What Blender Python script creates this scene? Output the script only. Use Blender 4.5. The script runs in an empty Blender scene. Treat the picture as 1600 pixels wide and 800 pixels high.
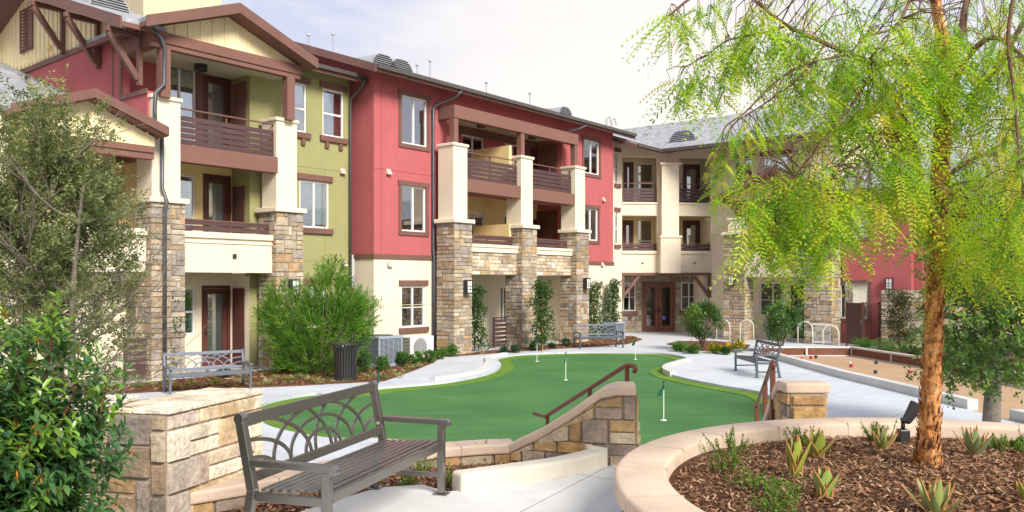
import bpy, bmesh, math, random
from mathutils import Vector, Matrix
from math import sin, cos, pi, radians, sqrt, atan2
random.seed(7)
scn = bpy.context.scene
col = scn.collection
R = random.random
def U(a, b): return a + (b - a) * random.random()

# ------------------------------------------------------------------ camera, sky, sun, exposure
EYE = 2.55            # eye height over the lower courtyard level (z = 0)
FPX = 1290.0          # focal length in pixels of the 1600 px wide photograph
cd = bpy.data.cameras.new('camera'); cam = bpy.data.objects.new('camera', cd); col.objects.link(cam)
cam.location = (0, 0, EYE); cam.rotation_euler = (pi / 2, 0, 0)
cd.sensor_width = 36; cd.lens = 36 * FPX / 1600; cd.shift_y = 40 / 1600
cd.clip_start = 0.05; cd.clip_end = 2000
scn.camera = cam

SUN_AZ = (0.52, -0.85); SUN_EL = radians(36)
world = bpy.data.worlds.new('World'); scn.world = world; world.use_nodes = True
nt = world.node_tree; nt.nodes.clear()
def N(t, kind, **kw):
    n = t.nodes.new(kind)
    for k, v in kw.items(): setattr(n, k, v)
    return n
sky = N(nt, 'ShaderNodeTexSky', sky_type='NISHITA', sun_disc=False)
sky.sun_elevation = SUN_EL; sky.sun_rotation = atan2(SUN_AZ[0], SUN_AZ[1])
tc = N(nt, 'ShaderNodeTexCoord')
sp = N(nt, 'ShaderNodeSeparateXYZ'); nt.links.new(tc.outputs['Generated'], sp.inputs[0])
ramp = N(nt, 'ShaderNodeValToRGB'); nt.links.new(sp.outputs['Z'], ramp.inputs[0])
r = ramp.color_ramp
r.elements[0].position = 0.0; r.elements[0].color = (.97, .88, .78, 1)
r.elements[1].position = 1.0; r.elements[1].color = (.66, .70, .84, 1)
e = r.elements.new(.16); e.color = (.92, .91, .99, 1)
e = r.elements.new(.30); e.color = (.76, .80, 1.0, 1)
mp = N(nt, 'ShaderNodeMapping'); mp.inputs['Scale'].default_value = (2.2, 2.2, 9)
nt.links.new(tc.outputs['Generated'], mp.inputs[0])
nz = N(nt, 'ShaderNodeTexNoise'); nz.inputs['Scale'].default_value = 2.3; nz.inputs['Detail'].default_value = 9; nz.inputs['Roughness'].default_value = .62
nt.links.new(mp.outputs[0], nz.inputs[0])
cr = N(nt, 'ShaderNodeValToRGB'); nt.links.new(nz.outputs[0], cr.inputs[0])
cr.color_ramp.elements[0].position = .44; cr.color_ramp.elements[1].position = .66
cr.color_ramp.elements[0].color = (0, 0, 0, 1); cr.color_ramp.elements[1].color = (.85, .85, .85, 1)
mx = N(nt, 'ShaderNodeMixRGB'); mx.inputs[2].default_value = (1.08, 1.06, 1.08, 1)
nt.links.new(cr.outputs[0], mx.inputs[0]); nt.links.new(ramp.outputs[0], mx.inputs[1])
# brighter, warmer patch of thin cloud where the sky glows low over the far roofs
dt = N(nt, 'ShaderNodeVectorMath', operation='DOT_PRODUCT'); dt.inputs[1].default_value = Vector((.15, 1, .17)).normalized()
nt.links.new(tc.outputs['Generated'], dt.inputs[0])
gr = N(nt, 'ShaderNodeMapRange', interpolation_type='SMOOTHSTEP'); nt.links.new(dt.outputs['Value'], gr.inputs[0]); gr.inputs[1].default_value = .93; gr.inputs[2].default_value = 1.0
gm = N(nt, 'ShaderNodeMixRGB'); gm.inputs[2].default_value = (1.22, 1.13, 1.06, 1); nt.links.new(gr.outputs[0], gm.inputs[0]); nt.links.new(mx.outputs[0], gm.inputs[1]); mx = gm
sc_ = N(nt, 'ShaderNodeVectorMath', operation='SCALE'); sc_.inputs['Scale'].default_value = 4.2
nt.links.new(mx.outputs[0], sc_.inputs[0])
mm = N(nt, 'ShaderNodeMixRGB'); mm.inputs[0].default_value = .94
nt.links.new(sky.outputs[0], mm.inputs[1]); nt.links.new(sc_.outputs[0], mm.inputs[2])
bg = N(nt, 'ShaderNodeBackground'); bg.inputs[1].default_value = 0.115
nt.links.new(mm.outputs[0], bg.inputs[0])
wo = N(nt, 'ShaderNodeOutputWorld'); nt.links.new(bg.outputs[0], wo.inputs[0])

sl = bpy.data.lights.new('sun', 'SUN'); sl.energy = 2.9; sl.angle = radians(22); sl.color = (1, .95, .86)
so = bpy.data.objects.new('sun', sl); col.objects.link(so)
sd = Vector((SUN_AZ[0] * cos(SUN_EL), SUN_AZ[1] * cos(SUN_EL), sin(SUN_EL) * sqrt(SUN_AZ[0]**2 + SUN_AZ[1]**2)))
so.rotation_euler = sd.to_track_quat('Z', 'Y').to_euler()
vs = scn.view_settings
vs.view_transform = 'Standard'; vs.look = 'None'; vs.exposure = 0.90; vs.gamma = 1; vs.use_curve_mapping = False
scn.cycles.max_bounces = 7; scn.cycles.transparent_max_bounces = 12
scn.cycles.use_denoising = True

# ------------------------------------------------------------------ materials
def newmat(name):
    m = bpy.data.materials.new(name); m.use_nodes = True
    t = m.node_tree; t.nodes.clear()
    return m, t, N(t, 'ShaderNodeOutputMaterial')
def noise(t, scale, detail=4, rough=.55, vec=None, stretch=None):
    c = N(t, 'ShaderNodeTexCoord'); n = N(t, 'ShaderNodeTexNoise')
    n.inputs['Scale'].default_value = scale; n.inputs['Detail'].default_value = detail; n.inputs['Roughness'].default_value = rough
    if stretch:
        q = N(t, 'ShaderNodeMapping'); q.inputs['Scale'].default_value = stretch
        t.links.new(c.outputs['Object'], q.inputs[0]); t.links.new(q.outputs[0], n.inputs[0])
    else: t.links.new(c.outputs['Object'], n.inputs[0])
    return n.outputs['Fac']
def mixc(t, fac, a, b, mode='MIX'):
    m = N(t, 'ShaderNodeMixRGB', blend_type=mode)
    for i, v in ((0, fac), (1, a), (2, b)):
        if isinstance(v, (int, float)): m.inputs[i].default_value = v
        elif isinstance(v, tuple): m.inputs[i].default_value = (*v[:3], 1)
        else: t.links.new(v, m.inputs[i])
    return m.outputs[0]
def mrange(t, v, a, b, c, d):
    m = N(t, 'ShaderNodeMapRange'); t.links.new(v, m.inputs[0])
    for i, x in enumerate((a, b, c, d)): m.inputs[i + 1].default_value = x
    return m.outputs[0]
def scalec(t, color, fac):
    m = N(t, 'ShaderNodeVectorMath', operation='SCALE')
    if isinstance(color, tuple): m.inputs[0].default_value = color[:3]
    else: t.links.new(color, m.inputs[0])
    t.links.new(fac, m.inputs['Scale']); return m.outputs[0]
def bump(t, v, strength, dist=.01, nrm=None):
    b = N(t, 'ShaderNodeBump'); b.inputs['Strength'].default_value = strength; b.inputs['Distance'].default_value = dist
    t.links.new(v, b.inputs['Height'])
    if nrm: t.links.new(nrm, b.inputs['Normal'])
    return b.outputs[0]
def surf(name, base, rough=.8, big=(1.2, .12), fine=(40, .10), bmp=(60, .25, .004), metal=0, attr=False, spec=.4):
    """painted or mineral surface: base colour with broad mottling and a fine grain"""
    m, t, o = newmat(name)
    p = N(t, 'ShaderNodeBsdfPrincipled')
    p.inputs['Roughness'].default_value = rough; p.inputs['Metallic'].default_value = metal
    p.inputs['Specular IOR Level'].default_value = spec
    if attr:
        a = N(t, 'ShaderNodeAttribute'); a.attribute_name = 'Col'; c = a.outputs['Color']
    else: c = base
    if big: c = scalec(t, c, mrange(t, noise(t, big[0], 5), .25, .75, 1 - big[1], 1 + big[1]))
    if fine: c = scalec(t, c, mrange(t, noise(t, fine[0], 3), .25, .75, 1 - fine[1], 1 + fine[1]))
    if isinstance(c, tuple): p.inputs['Base Color'].default_value = (*c, 1)
    else: t.links.new(c, p.inputs['Base Color'])
    if bmp: t.links.new(bump(t, noise(t, bmp[0], 5, .6), bmp[1], bmp[2]), p.inputs['Normal'])
    t.links.new(p.outputs[0], o.inputs[0])
    return m
def leafmat(name, trans=.35, rough=.45, spec=.35):
    m, t, o = newmat(name)
    a = N(t, 'ShaderNodeAttribute'); a.attribute_name = 'Col'
    p = N(t, 'ShaderNodeBsdfPrincipled'); p.inputs['Roughness'].default_value = rough; p.inputs['Specular IOR Level'].default_value = spec
    t.links.new(a.outputs['Color'], p.inputs['Base Color'])
    tr = N(t, 'ShaderNodeBsdfTranslucent')
    t.links.new(mixc(t, 1.0, a.outputs['Color'], (1.5, 1.5, .6), 'MULTIPLY'), tr.inputs[0])
    mxs = N(t, 'ShaderNodeMixShader'); mxs.inputs[0].default_value = trans
    t.links.new(p.outputs[0], mxs.inputs[1]); t.links.new(tr.outputs[0], mxs.inputs[2]); t.links.new(mxs.outputs[0], o.inputs[0])
    return m
def stuccomat(name, base):
    m, t, o = newmat(name)
    p = N(t, 'ShaderNodeBsdfPrincipled'); p.inputs['Roughness'].default_value = .88; p.inputs['Specular IOR Level'].default_value = .25
    c = scalec(t, base, mrange(t, noise(t, .8, 6, .6), .25, .75, .92, 1.07))
    c = scalec(t, c, mrange(t, noise(t, 3.0, 5, .7, stretch=(1, 1, .12)), .3, .75, 1.03, .93))
    c = scalec(t, c, mrange(t, noise(t, 55, 2), .3, .7, .95, 1.04))
    t.links.new(c, p.inputs['Base Color'])
    t.links.new(bump(t, noise(t, 70, 4, .6), .35, .004), p.inputs['Normal'])
    t.links.new(p.outputs[0], o.inputs[0]); return m
M = {}
M['red'] = stuccomat('red stucco', (.455, .120, .125))
M['cream'] = stuccomat('cream stucco', (.78, .685, .53))
M['yellow'] = stuccomat('warm yellow stucco', (.86, .66, .33))
M['green'] = stuccomat('olive green stucco', (.335, .325, .145))
M['batten'] = stuccomat('pale yellow board siding', (.88, .75, .46))
M['block'] = stuccomat('tan roof block', (.62, .54, .36))
M['brown'] = stuccomat('brown stucco', (.215, .108, .086))
M['trim'] = surf('brown painted trim', (.175, .085, .066), .6, (2, .12), (60, .08), (40, .2, .003))
M['rail'] = surf('dark plum painted rail boards', (.085, .045, .045), .55, (3, .15), (60, .1), (50, .2, .002))
M['wood_door'] = surf('dark red brown door', (.105, .035, .026), .45, (3, .12), None, None)
M['white_frame'] = surf('white vinyl frame', (.78, .77, .74), .4, None, None, None)
M['steel'] = surf('brushed grey post metal', (.42, .40, .38), .4, None, None, None, .6)
M['darkmetal'] = surf('dark bronze metal', (.06, .058, .058), .36, None, None, None, .5)
M['pipe'] = surf('downspout grey', (.10, .105, .115), .42, (4, .15), None, None, .3)
M['bench'] = surf('bench powder coat grey brown', (.27, .255, .24), .27, (6, .06), None, None, .88, spec=.6)
M['rustrail'] = surf('brown handrail paint', (.20, .075, .045), .38, (6, .1), None, None, .35)
M['galv'] = surf('galvanised vent metal', (.42, .43, .44), .45, (3, .1), None, None, .4)
M['acgrey'] = surf('ac cabinet grey', (.30, .34, .40), .5, (3, .06), None, None)
M['acwhite'] = surf('ac cabinet white', (.72, .71, .66), .5, (3, .06), None, None)
M['black'] = surf('black void', (.012, .012, .012), .7, None, None, None)
M['white'] = surf('white paint', (.82, .82, .80), .5, None, None, None)
M['blind'] = surf('window blind slats', (.80, .82, .78), .7, (1.5, .12), None, None)
M['greenblind'] = surf('pale green blind', (.55, .70, .60), .7, (1.5, .1), None, None)
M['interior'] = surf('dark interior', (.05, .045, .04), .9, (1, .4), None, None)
M['lampglass'] = surf('frosted lamp glass', (.80, .80, .78), .35, None, None, None)
M['stone'] = surf('split stone', (1, 1, 1), .82, (5, .34), (26, .26), (12, 1.0, .03), attr=True, spec=.3)
M['mortar'] = surf('stone mortar', (.33, .27, .20), .95, (3, .2), (40, .2), None)
M['cap'] = surf('pink beige precast cap', (.62, .47, .36), .78, (2.2, .17), (90, .12), (110, .3, .003))
M['capcream'] = stuccomat('cream moulded cap', (.80, .70, .54))
M['turf'] = None
M['leaf'] = leafmat('leaf green')
M['leafgloss'] = leafmat('glossy leaf', .22, .3, .5)
M['leafthin'] = leafmat('feathery leaf', .5, .55, .25)
M['succulent'] = leafmat('succulent leaf', .15, .45, .4)
M['bark'] = surf('grey bark', (.20, .17, .135), .9, (5, .3), (30, .25), (25, .8, .02))
M['redbark'] = surf('reddish stem', (.13, .055, .035), .8, (8, .3), None, (40, .5, .01))
M['chips'] = surf('bark mulch chips', (1, 1, 1), .9, None, (60, .2), None, attr=True, spec=.2)
M['balls_red'] = surf('red resin ball', (.42, .012, .03), .25, None, None, None)
M['balls_green'] = surf('dark green resin ball', (.012, .04, .045), .25, None, None, None)
M['flag'] = surf('green flag cloth', (.006, .085, .05), .7, None, None, None)
M['lit'] = surf('lit lamp glass', (.9, .7, .35), .4, None, None, None)
bl = [n for n in M['lit'].node_tree.nodes if n.type == 'BSDF_PRINCIPLED'][0]; bl.inputs['Emission Color'].default_value = (1, .62, .2, 1); bl.inputs['Emission Strength'].default_value = 3
M['bench_dark'] = surf('blue grey bench paint', (.10, .115, .13), .4, (6, .08), None, None, .4)
M['blue'] = surf('blue sticker', (.03, .12, .62), .5, None, None, None)
M['stake'] = surf('bamboo stake', (.55, .34, .09), .7, (10, .2), None, None)
def m_peel():
    m, t, o = newmat('orange peeling bark')
    p = N(t, 'ShaderNodeBsdfPrincipled'); p.inputs['Roughness'].default_value = .85; p.inputs['Specular IOR Level'].default_value = .2
    n1 = noise(t, 13, 9, .74, stretch=(1, 1, .42)); n2 = noise(t, 34, 6, .7, stretch=(1, 1, .35))
    r_ = N(t, 'ShaderNodeValToRGB'); t.links.new(n1, r_.inputs[0]); q = r_.color_ramp
    q.elements[0].position = .34; q.elements[0].color = (.05, .028, .018, 1)
    q.elements[1].position = .66; q.elements[1].color = (.78, .56, .36, 1)
    e = q.elements.new(.43); e.color = (.22, .09, .035, 1)
    e = q.elements.new(.48); e.color = (.52, .22, .075, 1)
    e = q.elements.new(.57); e.color = (.74, .38, .14, 1)
    n3 = noise(t, 4.5, 6, .7, stretch=(1, 1, 1.5))
    t.links.new(scalec(t, scalec(t, r_.outputs[0], mrange(t, n2, .3, .7, .72, 1.25)), mrange(t, n3, .36, .46, .45, 1.12)), p.inputs['Base Color'])
    b1 = bump(t, n1, .9, .03); t.links.new(bump(t, n2, .8, .012, b1), p.inputs['Normal'])
    t.links.new(p.outputs[0], o.inputs[0]); return m
M['peel'] = m_peel()
def m_glass(name, tint, op):
    m, t, o = newmat(name)
    g = N(t, 'ShaderNodeBsdfGlossy'); g.inputs['Roughness'].default_value = .015; g.inputs[0].default_value = (.95, .97, 1, 1)
    tr = N(t, 'ShaderNodeBsdfTransparent'); tr.inputs[0].default_value = (*tint, 1)
    f = N(t, 'ShaderNodeFresnel'); f.inputs[0].default_value = 1.55
    mxs = N(t, 'ShaderNodeMixShader'); t.links.new(mrange(t, f.outputs[0], 0, 1, op, 1), mxs.inputs[0])
    t.links.new(tr.outputs[0], mxs.inputs[1]); t.links.new(g.outputs[0], mxs.inputs[2]); t.links.new(mxs.outputs[0], o.inputs[0]); return m
M['glass'] = m_glass('window glass', (.80, .86, .86), .36)
M['glassdark'] = m_glass('tinted door glass', (.35, .38, .38), .10)
M['glassgold'] = m_glass('reflective glass', (.5, .5, .45), .38)
def m_concrete(name, base, joints=None, bw=.9):
    m, t, o = newmat(name)
    p = N(t, 'ShaderNodeBsdfPrincipled'); p.inputs['Roughness'].default_value = .8; p.inputs['Specular IOR Level'].default_value = .3
    c = scalec(t, base, mrange(t, noise(t, .45, 6, .65), .25, .75, .84, 1.08))
    c = scalec(t, c, mrange(t, noise(t, 30, 4, .7), .25, .75, .95, 1.04))
    c = scalec(t, c, mrange(t, noise(t, 2.2, 8, .75), .35, .75, 1.04, .86))
    h = noise(t, 140, 3)
    if joints:
        cc = N(t, 'ShaderNodeTexCoord'); q = N(t, 'ShaderNodeMapping'); q.inputs['Rotation'].default_value = (0, 0, joints[1]); q.inputs['Location'].default_value = (joints[2], joints[3], 0)
        t.links.new(cc.outputs['Object'], q.inputs[0])
        b = N(t, 'ShaderNodeTexBrick'); b.offset = 0; b.inputs['Scale'].default_value = 1
        b.inputs['Brick Width'].default_value = joints[0]; b.inputs['Row Height'].default_value = joints[0]; b.inputs['Mortar Size'].default_value = .006
        b.inputs['Color1'].default_value = (1, 1, 1, 1); b.inputs['Color2'].default_value = (.97, .97, .97, 1); b.inputs['Mortar'].default_value = (.45, .43, .40, 1)
        t.links.new(q.outputs[0], b.inputs[0]); c = mixc(t, 1, c, b.outputs[0], 'MULTIPLY')
    t.links.new(c, p.inputs['Base Color']); t.links.new(bump(t, h, .2, .002), p.inputs['Normal'])
    t.links.new(p.outputs[0], o.inputs[0]); return m
M['concrete'] = m_concrete('pale concrete', (.57, .60, .645), (1.9, .68, .4, .2))
M['terrace'] = m_concrete('warm pale concrete', (.66, .65, .63), (2.4, .5, .55, .35))
M['curb'] = m_concrete('curb concrete', (.62, .62, .60))
M['kerbcream'] = m_concrete('cream curb concrete', (.68, .62, .52))
M['sand'] = m_concrete('crushed tan court sand', (.48, .32, .19))
def m_turf(name, a, b):
    m, t, o = newmat(name)
    p = N(t, 'ShaderNodeBsdfPrincipled'); p.inputs['Roughness'].default_value = .9; p.inputs['Specular IOR Level'].default_value = .15
    c = mixc(t, mrange(t, noise(t, .5, 5), .3, .7, 0, 1), a, b)
    c = scalec(t, c, mrange(t, noise(t, 90, 3, .7), .25, .75, .72, 1.28))
    c = scalec(t, c, mrange(t, noise(t, 1.6, 5, .65, stretch=(.25, 3, 1)), .3, .7, .86, 1.12))
    t.links.new(c, p.inputs['Base Color']); t.links.new(bump(t, noise(t, 220, 2), .6, .01), p.inputs['Normal'])
    t.links.new(p.outputs[0], o.inputs[0]); return m
M['turf'] = m_turf('putting turf', (.060, .160, .052), (.088, .215, .072))
M['fringe'] = m_turf('fringe turf', (.10, .205, .03), (.155, .26, .035))
def m_mulch():
    m, t, o = newmat('mulch ground')
    p = N(t, 'ShaderNodeBsdfPrincipled'); p.inputs['Roughness'].default_value = .95; p.inputs['Specular IOR Level'].default_value = .1
    n1 = noise(t, 38, 6, .75)
    r_ = N(t, 'ShaderNodeValToRGB'); t.links.new(n1, r_.inputs[0]); q = r_.color_ramp
    q.elements[0].position = .36; q.elements[0].color = (.05, .024, .014, 1)
    q.elements[1].position = .66; q.elements[1].color = (.36, .20, .12, 1)
    e = q.elements.new(.5); e.color = (.16, .075, .042, 1)
    t.links.new(r_.outputs[0], p.inputs['Base Color']); t.links.new(bump(t, n1, 1, .05), p.inputs['Normal'])
    t.links.new(p.outputs[0], o.inputs[0]); return m
M['mulch'] = m_mulch()
def m_shingle():
    m, t, o = newmat('grey asphalt shingles')
    p = N(t, 'ShaderNodeBsdfPrincipled'); p.inputs['Roughness'].default_value = .95; p.inputs['Specular IOR Level'].default_value = .1
    cc = N(t, 'ShaderNodeTexCoord'); q = N(t, 'ShaderNodeMapping'); q.inputs['Rotation'].default_value = (0, 0, radians(-51))
    t.links.new(cc.outputs['Object'], q.inputs[0])
    b = N(t, 'ShaderNodeTexBrick'); b.inputs['Scale'].default_value = 1; b.inputs['Brick Width'].default_value = .32; b.inputs['Row Height'].default_value = .16
    b.inputs['Mortar Size'].default_value = .008; b.inputs['Color1'].default_value = (.27, .28, .30, 1); b.inputs['Color2'].default_value = (.42, .43, .45, 1); b.inputs['Mortar'].default_value = (.22, .22, .24, 1)
    t.links.new(q.outputs[0], b.inputs[0])
    c = scalec(t, b.outputs[0], mrange(t, noise(t, 8, 5), .3, .7, .8, 1.2))
    t.links.new(c, p.inputs['Base Color']); t.links.new(bump(t, noise(t, 60, 3), .5, .01), p.inputs['Normal'])
    t.links.new(p.outputs[0], o.inputs[0]); return m
M['shingle'] = m_shingle()

# ------------------------------------------------------------------ mesh helpers
class MB:
    def __init__(s): s.v = []; s.f = []; s.c = []; s.done = []
    def cut(s):                         # end one piece; the next shapes become an object of their own
        if s.v: s.done.append((s.v, s.f, s.c)); s.v, s.f, s.c = [], [], []
    def add(s, vs, fs, c=(1, 1, 1)):
        b = len(s.v); s.v.extend([tuple(x) for x in vs])
        for f in fs: s.f.append(tuple(b + i for i in f)); s.c.append(c)
    def hexa(s, p, c=(1, 1, 1)):       # 8 points: bottom ring of 4, top ring of 4
        s.add(p, [(3, 2, 1, 0), (4, 5, 6, 7), (0, 1, 5, 4), (1, 2, 6, 5), (2, 3, 7, 6), (3, 0, 4, 7)], c)
    def box(s, x0, x1, y0, y1, z0, z1, c=(1, 1, 1)):
        s.hexa([(x0, y0, z0), (x1, y0, z0), (x1, y1, z0), (x0, y1, z0), (x0, y0, z1), (x1, y0, z1), (x1, y1, z1), (x0, y1, z1)], c)
    def fb(s, F, s0, s1, d0, d1, z0, z1, c=(1, 1, 1)):
        s.hexa([F(s0, d0, z0), F(s1, d0, z0), F(s1, d1, z0), F(s0, d1, z0), F(s0, d0, z1), F(s1, d0, z1), F(s1, d1, z1), F(s0, d1, z1)], c)
    def slab(s, pts, th, c=(1, 1, 1)):  # polygon of 3-D points, dropped by th
        n = len(pts); s.add([tuple(p) for p in pts] + [(p[0], p[1], p[2] - th) for p in pts],
            [tuple(range(n)), tuple(range(2 * n - 1, n - 1, -1))] + [(i, i + n, (i + 1) % n + n, (i + 1) % n) for i in range(n)], c)
    def prism(s, poly, z0, z1, c=(1, 1, 1)): s.slab([(x, y, z1) for x, y in poly], z1 - z0, c)
    def ext(s, pts, vec, c=(1, 1, 1)):
        n = len(pts); v = Vector(vec)
        s.add([tuple(p) for p in pts] + [tuple(Vector(p) + v) for p in pts],
            [tuple(range(n)), tuple(range(2 * n - 1, n - 1, -1))] + [(i, i + n, (i + 1) % n + n, (i + 1) % n) for i in range(n)], c)
    def tube(s, path, rad, n=8, c=(1, 1, 1), cap=True):
        path = [Vector(p) for p in path]; rr = rad if isinstance(rad, (list, tuple)) else [rad] * len(path)
        b = len(s.v); up = Vector((0, 0, 1)); prev = None
        for i, p in enumerate(path):
            d = (path[min(i + 1, len(path) - 1)] - path[max(i - 1, 0)])
            if d.length < 1e-9: d = Vector((0, 0, 1))
            d.normalize()
            if prev is None:
                a = d.cross(up)
                if a.length < .05: a = d.cross(Vector((1, 0, 0)))
            else: a = prev - d * prev.dot(d)
            a.normalize(); prev = a; q = d.cross(a)
            for k in range(n):
                w = 2 * pi * k / n + pi / n; s.v.append(tuple(p + (a * cos(w) + q * sin(w)) * rr[i]))
        for i in range(len(path) - 1):
            for k in range(n):
                k2 = (k + 1) % n; s.f.append((b + i * n + k, b + i * n + k2, b + (i + 1) * n + k2, b + (i + 1) * n + k)); s.c.append(c)
        if cap:
            s.f.append(tuple(b + k for k in range(n))[::-1]); s.c.append(c)
            e_ = b + (len(path) - 1) * n; s.f.append(tuple(e_ + k for k in range(n))); s.c.append(c)
    def flatbar(s, path, w, t, nrm, c=(1, 1, 1)):   # rectangular bar swept along a planar path; nrm = plane normal
        path = [Vector(p) for p in path]; nrm = Vector(nrm).normalized(); b = len(s.v)
        for i, p in enumerate(path):
            d = (path[min(i + 1, len(path) - 1)] - path[max(i - 1, 0)]).normalized(); a = nrm.cross(d).normalized()
            for x, y in ((-1, -1), (1, -1), (1, 1), (-1, 1)): s.v.append(tuple(p + a * (w / 2 * x) + nrm * (t / 2 * y)))
        for i in range(len(path) - 1):
            for k in range(4):
                k2 = (k + 1) % 4; s.f.append((b + i * 4 + k, b + i * 4 + k2, b + i * 4 + 4 + k2, b + i * 4 + 4 + k)); s.c.append(c)
        s.f.append((b + 3, b + 2, b + 1, b)); s.c.append(c); e_ = b + (len(path) - 1) * 4; s.f.append((e_, e_ + 1, e_ + 2, e_ + 3)); s.c.append(c)
    def lathe(s, prof, n=16, o=(0, 0, 0), c=(1, 1, 1)):
        b = len(s.v)
        for r_, z in prof:
            for k in range(n): w = 2 * pi * k / n; s.v.append((o[0] + r_ * cos(w), o[1] + r_ * sin(w), o[2] + z))
        for i in range(len(prof) - 1):
            for k in range(n):
                k2 = (k + 1) % n; s.f.append((b + i * n + k, b + i * n + k2, b + (i + 1) * n + k2, b + (i + 1) * n + k)); s.c.append(c)
        s.f.append(tuple(b + k for k in range(n))[::-1]); s.c.append(c)
        e_ = b + (len(prof) - 1) * n; s.f.append(tuple(e_ + k for k in range(n))); s.c.append(c)
    def build(s, name, m, parent=None, bevel=0, smooth=False, color=False, recalc=True, label=None):
        if s.done:
            s.cut(); first = None
            for v, f, c in s.done:
                q = MB(); q.v, q.f, q.c = v, f, c; o = q.build(name, m, parent, bevel, smooth, color, recalc, label); first = first or o
            return first
        if not s.v: return None
        if parent and not color and recalc and len(s.f) < 900 and name not in WHOLE:
            ps = pieces(s)
            if len(ps) > 1:
                first = None
                for q in ps: o = q.build(name, m, parent, bevel, smooth, color, recalc, label); first = first or o
                return first
        me = bpy.data.meshes.new(name); off = parent_world(parent)
        vs_ = [(x - off[0], y - off[1], z - off[2]) for x, y, z in s.v] if off.length else s.v
        me.from_pydata(vs_, [], s.f)
        if color:
            a = me.attributes.new('Col', 'FLOAT_COLOR', 'FACE')
            flat = []
            for q in s.c: flat.extend((q[0], q[1], q[2], 1.0))
            a.data.foreach_set('color', flat)
        if recalc and len(s.f) < 40000:
            bm = bmesh.new(); bm.from_mesh(me); bmesh.ops.recalc_face_normals(bm, faces=bm.faces); bm.to_mesh(me); bm.free()
        if smooth: me.shade_smooth()
        me.materials.append(M[m] if isinstance(m, str) else m); me.update()
        o = bpy.data.objects.new(name, me); col.objects.link(o)
        if parent: o.parent = parent
        if bevel:
            b = o.modifiers.new('bevel', 'BEVEL'); b.width = bevel; b.segments = 2; b.limit_method = 'ANGLE'; b.angle_limit = radians(35)
        if label: o['label'] = label
        return o
WHOLE = {'blind', 'balcony_railing', 'top_rail', 'louvre', 'control_joint', 'seat_slats', 'slats', 'louvre_panel', 'side_louvres', 'lattice', 'gate_leaf', 'fence_panel', 'fan_grille', 'access_symbol', 'porch_railing', 'board_batten_gable', 'porch_gable_wall', 'twigs', 'foliage', 'stem', 'limb', 'trunk'}
def pieces(s):
    """shapes that do not touch each other become meshes of their own"""
    n = len(s.v); par = list(range(n))
    def find(a):
        while par[a] != a: par[a] = par[par[a]]; a = par[a]
        return a
    for f in s.f:
        for i in f[1:]: par[find(i)] = find(f[0])
    isl = {}
    for k, f in enumerate(s.f): isl.setdefault(find(f[0]), []).append(k)
    if len(isl) > 90: return [s]
    g = []
    for fs in isl.values():
        vs_ = {i for k in fs for i in s.f[k]}; lo = [min(s.v[i][a] for i in vs_) - .012 for a in range(3)]; hi = [max(s.v[i][a] for i in vs_) + .012 for a in range(3)]; g.append([fs, lo, hi])
    ch = True
    while ch:
        ch = False
        for i in range(len(g)):
            for j in range(len(g) - 1, i, -1):
                if all(g[i][1][a] <= g[j][2][a] and g[j][1][a] <= g[i][2][a] for a in range(3)):
                    g[i] = [g[i][0] + g[j][0], [min(g[i][1][a], g[j][1][a]) for a in range(3)], [max(g[i][2][a], g[j][2][a]) for a in range(3)]]; del g[j]; ch = True
    if len(g) == 1: return [s]
    out = []
    for fs, lo, hi in g:
        q = MB(); mp_ = {}
        for k in fs:
            for i in s.f[k]:
                if i not in mp_: mp_[i] = len(q.v); q.v.append(s.v[i])
            q.f.append(tuple(mp_[i] for i in s.f[k])); q.c.append(s.c[k])
        q.whole = True; out.append(q)
    return out
def parent_world(p):
    v = Vector((0, 0, 0))
    while p is not None: v += p.location; p = p.parent
    return v
def thing(name, label, cat, loc=(0, 0, 0), group=None):
    o = bpy.data.objects.new(name, None); o.empty_display_size = .2; col.objects.link(o); o.location = loc
    return tag(o, label, cat, group)
def tag(o, label, cat, group=None):
    o['label'] = label; o['category'] = cat
    if group: o['group'] = group
    return o
def struct(o, kind='structure'): o['kind'] = kind; return o
def children(o): return [x for x in bpy.data.objects if x.parent == o]
def copy_tree(o, parent=None):
    c = o.copy(); col.objects.link(c); c.parent = parent
    for ch in children(o): copy_tree(ch, c)
    return c
def place(o, x, y, z, rz): o.location = (x, y, z); o.rotation_euler = (0, 0, rz); return o
def G(px, py, z=0.0):                 # courtyard point measured off the photograph on level z
    Y = FPX * (EYE - z) / (py - 440.0); return ((px - 800) / FPX * Y, Y)
class Frame:                          # a facade: s runs along it, d outwards, z up
    def __init__(f, o, u, n): f.o = o; f.u = u; f.n = n
    def __call__(f, s, d, z): return (f.o[0] + f.u[0] * s + f.n[0] * d, f.o[1] + f.u[1] * s + f.n[1] * d, z)
    def S(f, px, d):
        k = (px - 800) / FPX; ox = f.o[0] + f.n[0] * d; oy = f.o[1] + f.n[1] * d
        return (k * oy - ox) / (f.u[0] - k * f.u[1])
    def Z(f, px, py, d):
        s = f.S(px, d); Y = f.o[1] + f.u[1] * s + f.n[1] * d; return EYE + (440 - py) * Y / FPX
def smooth_path(pts, n=6, closed=False):
    out = []; m = len(pts); P = [Vector(p) for p in pts]
    for i in range(m if closed else m - 1):
        g = (lambda k: P[k % m]) if closed else (lambda k: P[max(0, min(m - 1, k))])
        a, b, c, d = g(i - 1), g(i), g(i + 1), g(i + 2)
        for k in range(n):
            t = k / n; out.append(.5 * ((2 * b) + (c - a) * t + (2 * a - 5 * b + 4 * c - d) * t * t + (3 * b - a - 3 * c + d) * t ** 3))
    if not closed: out.append(P[-1])
    return out

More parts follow.
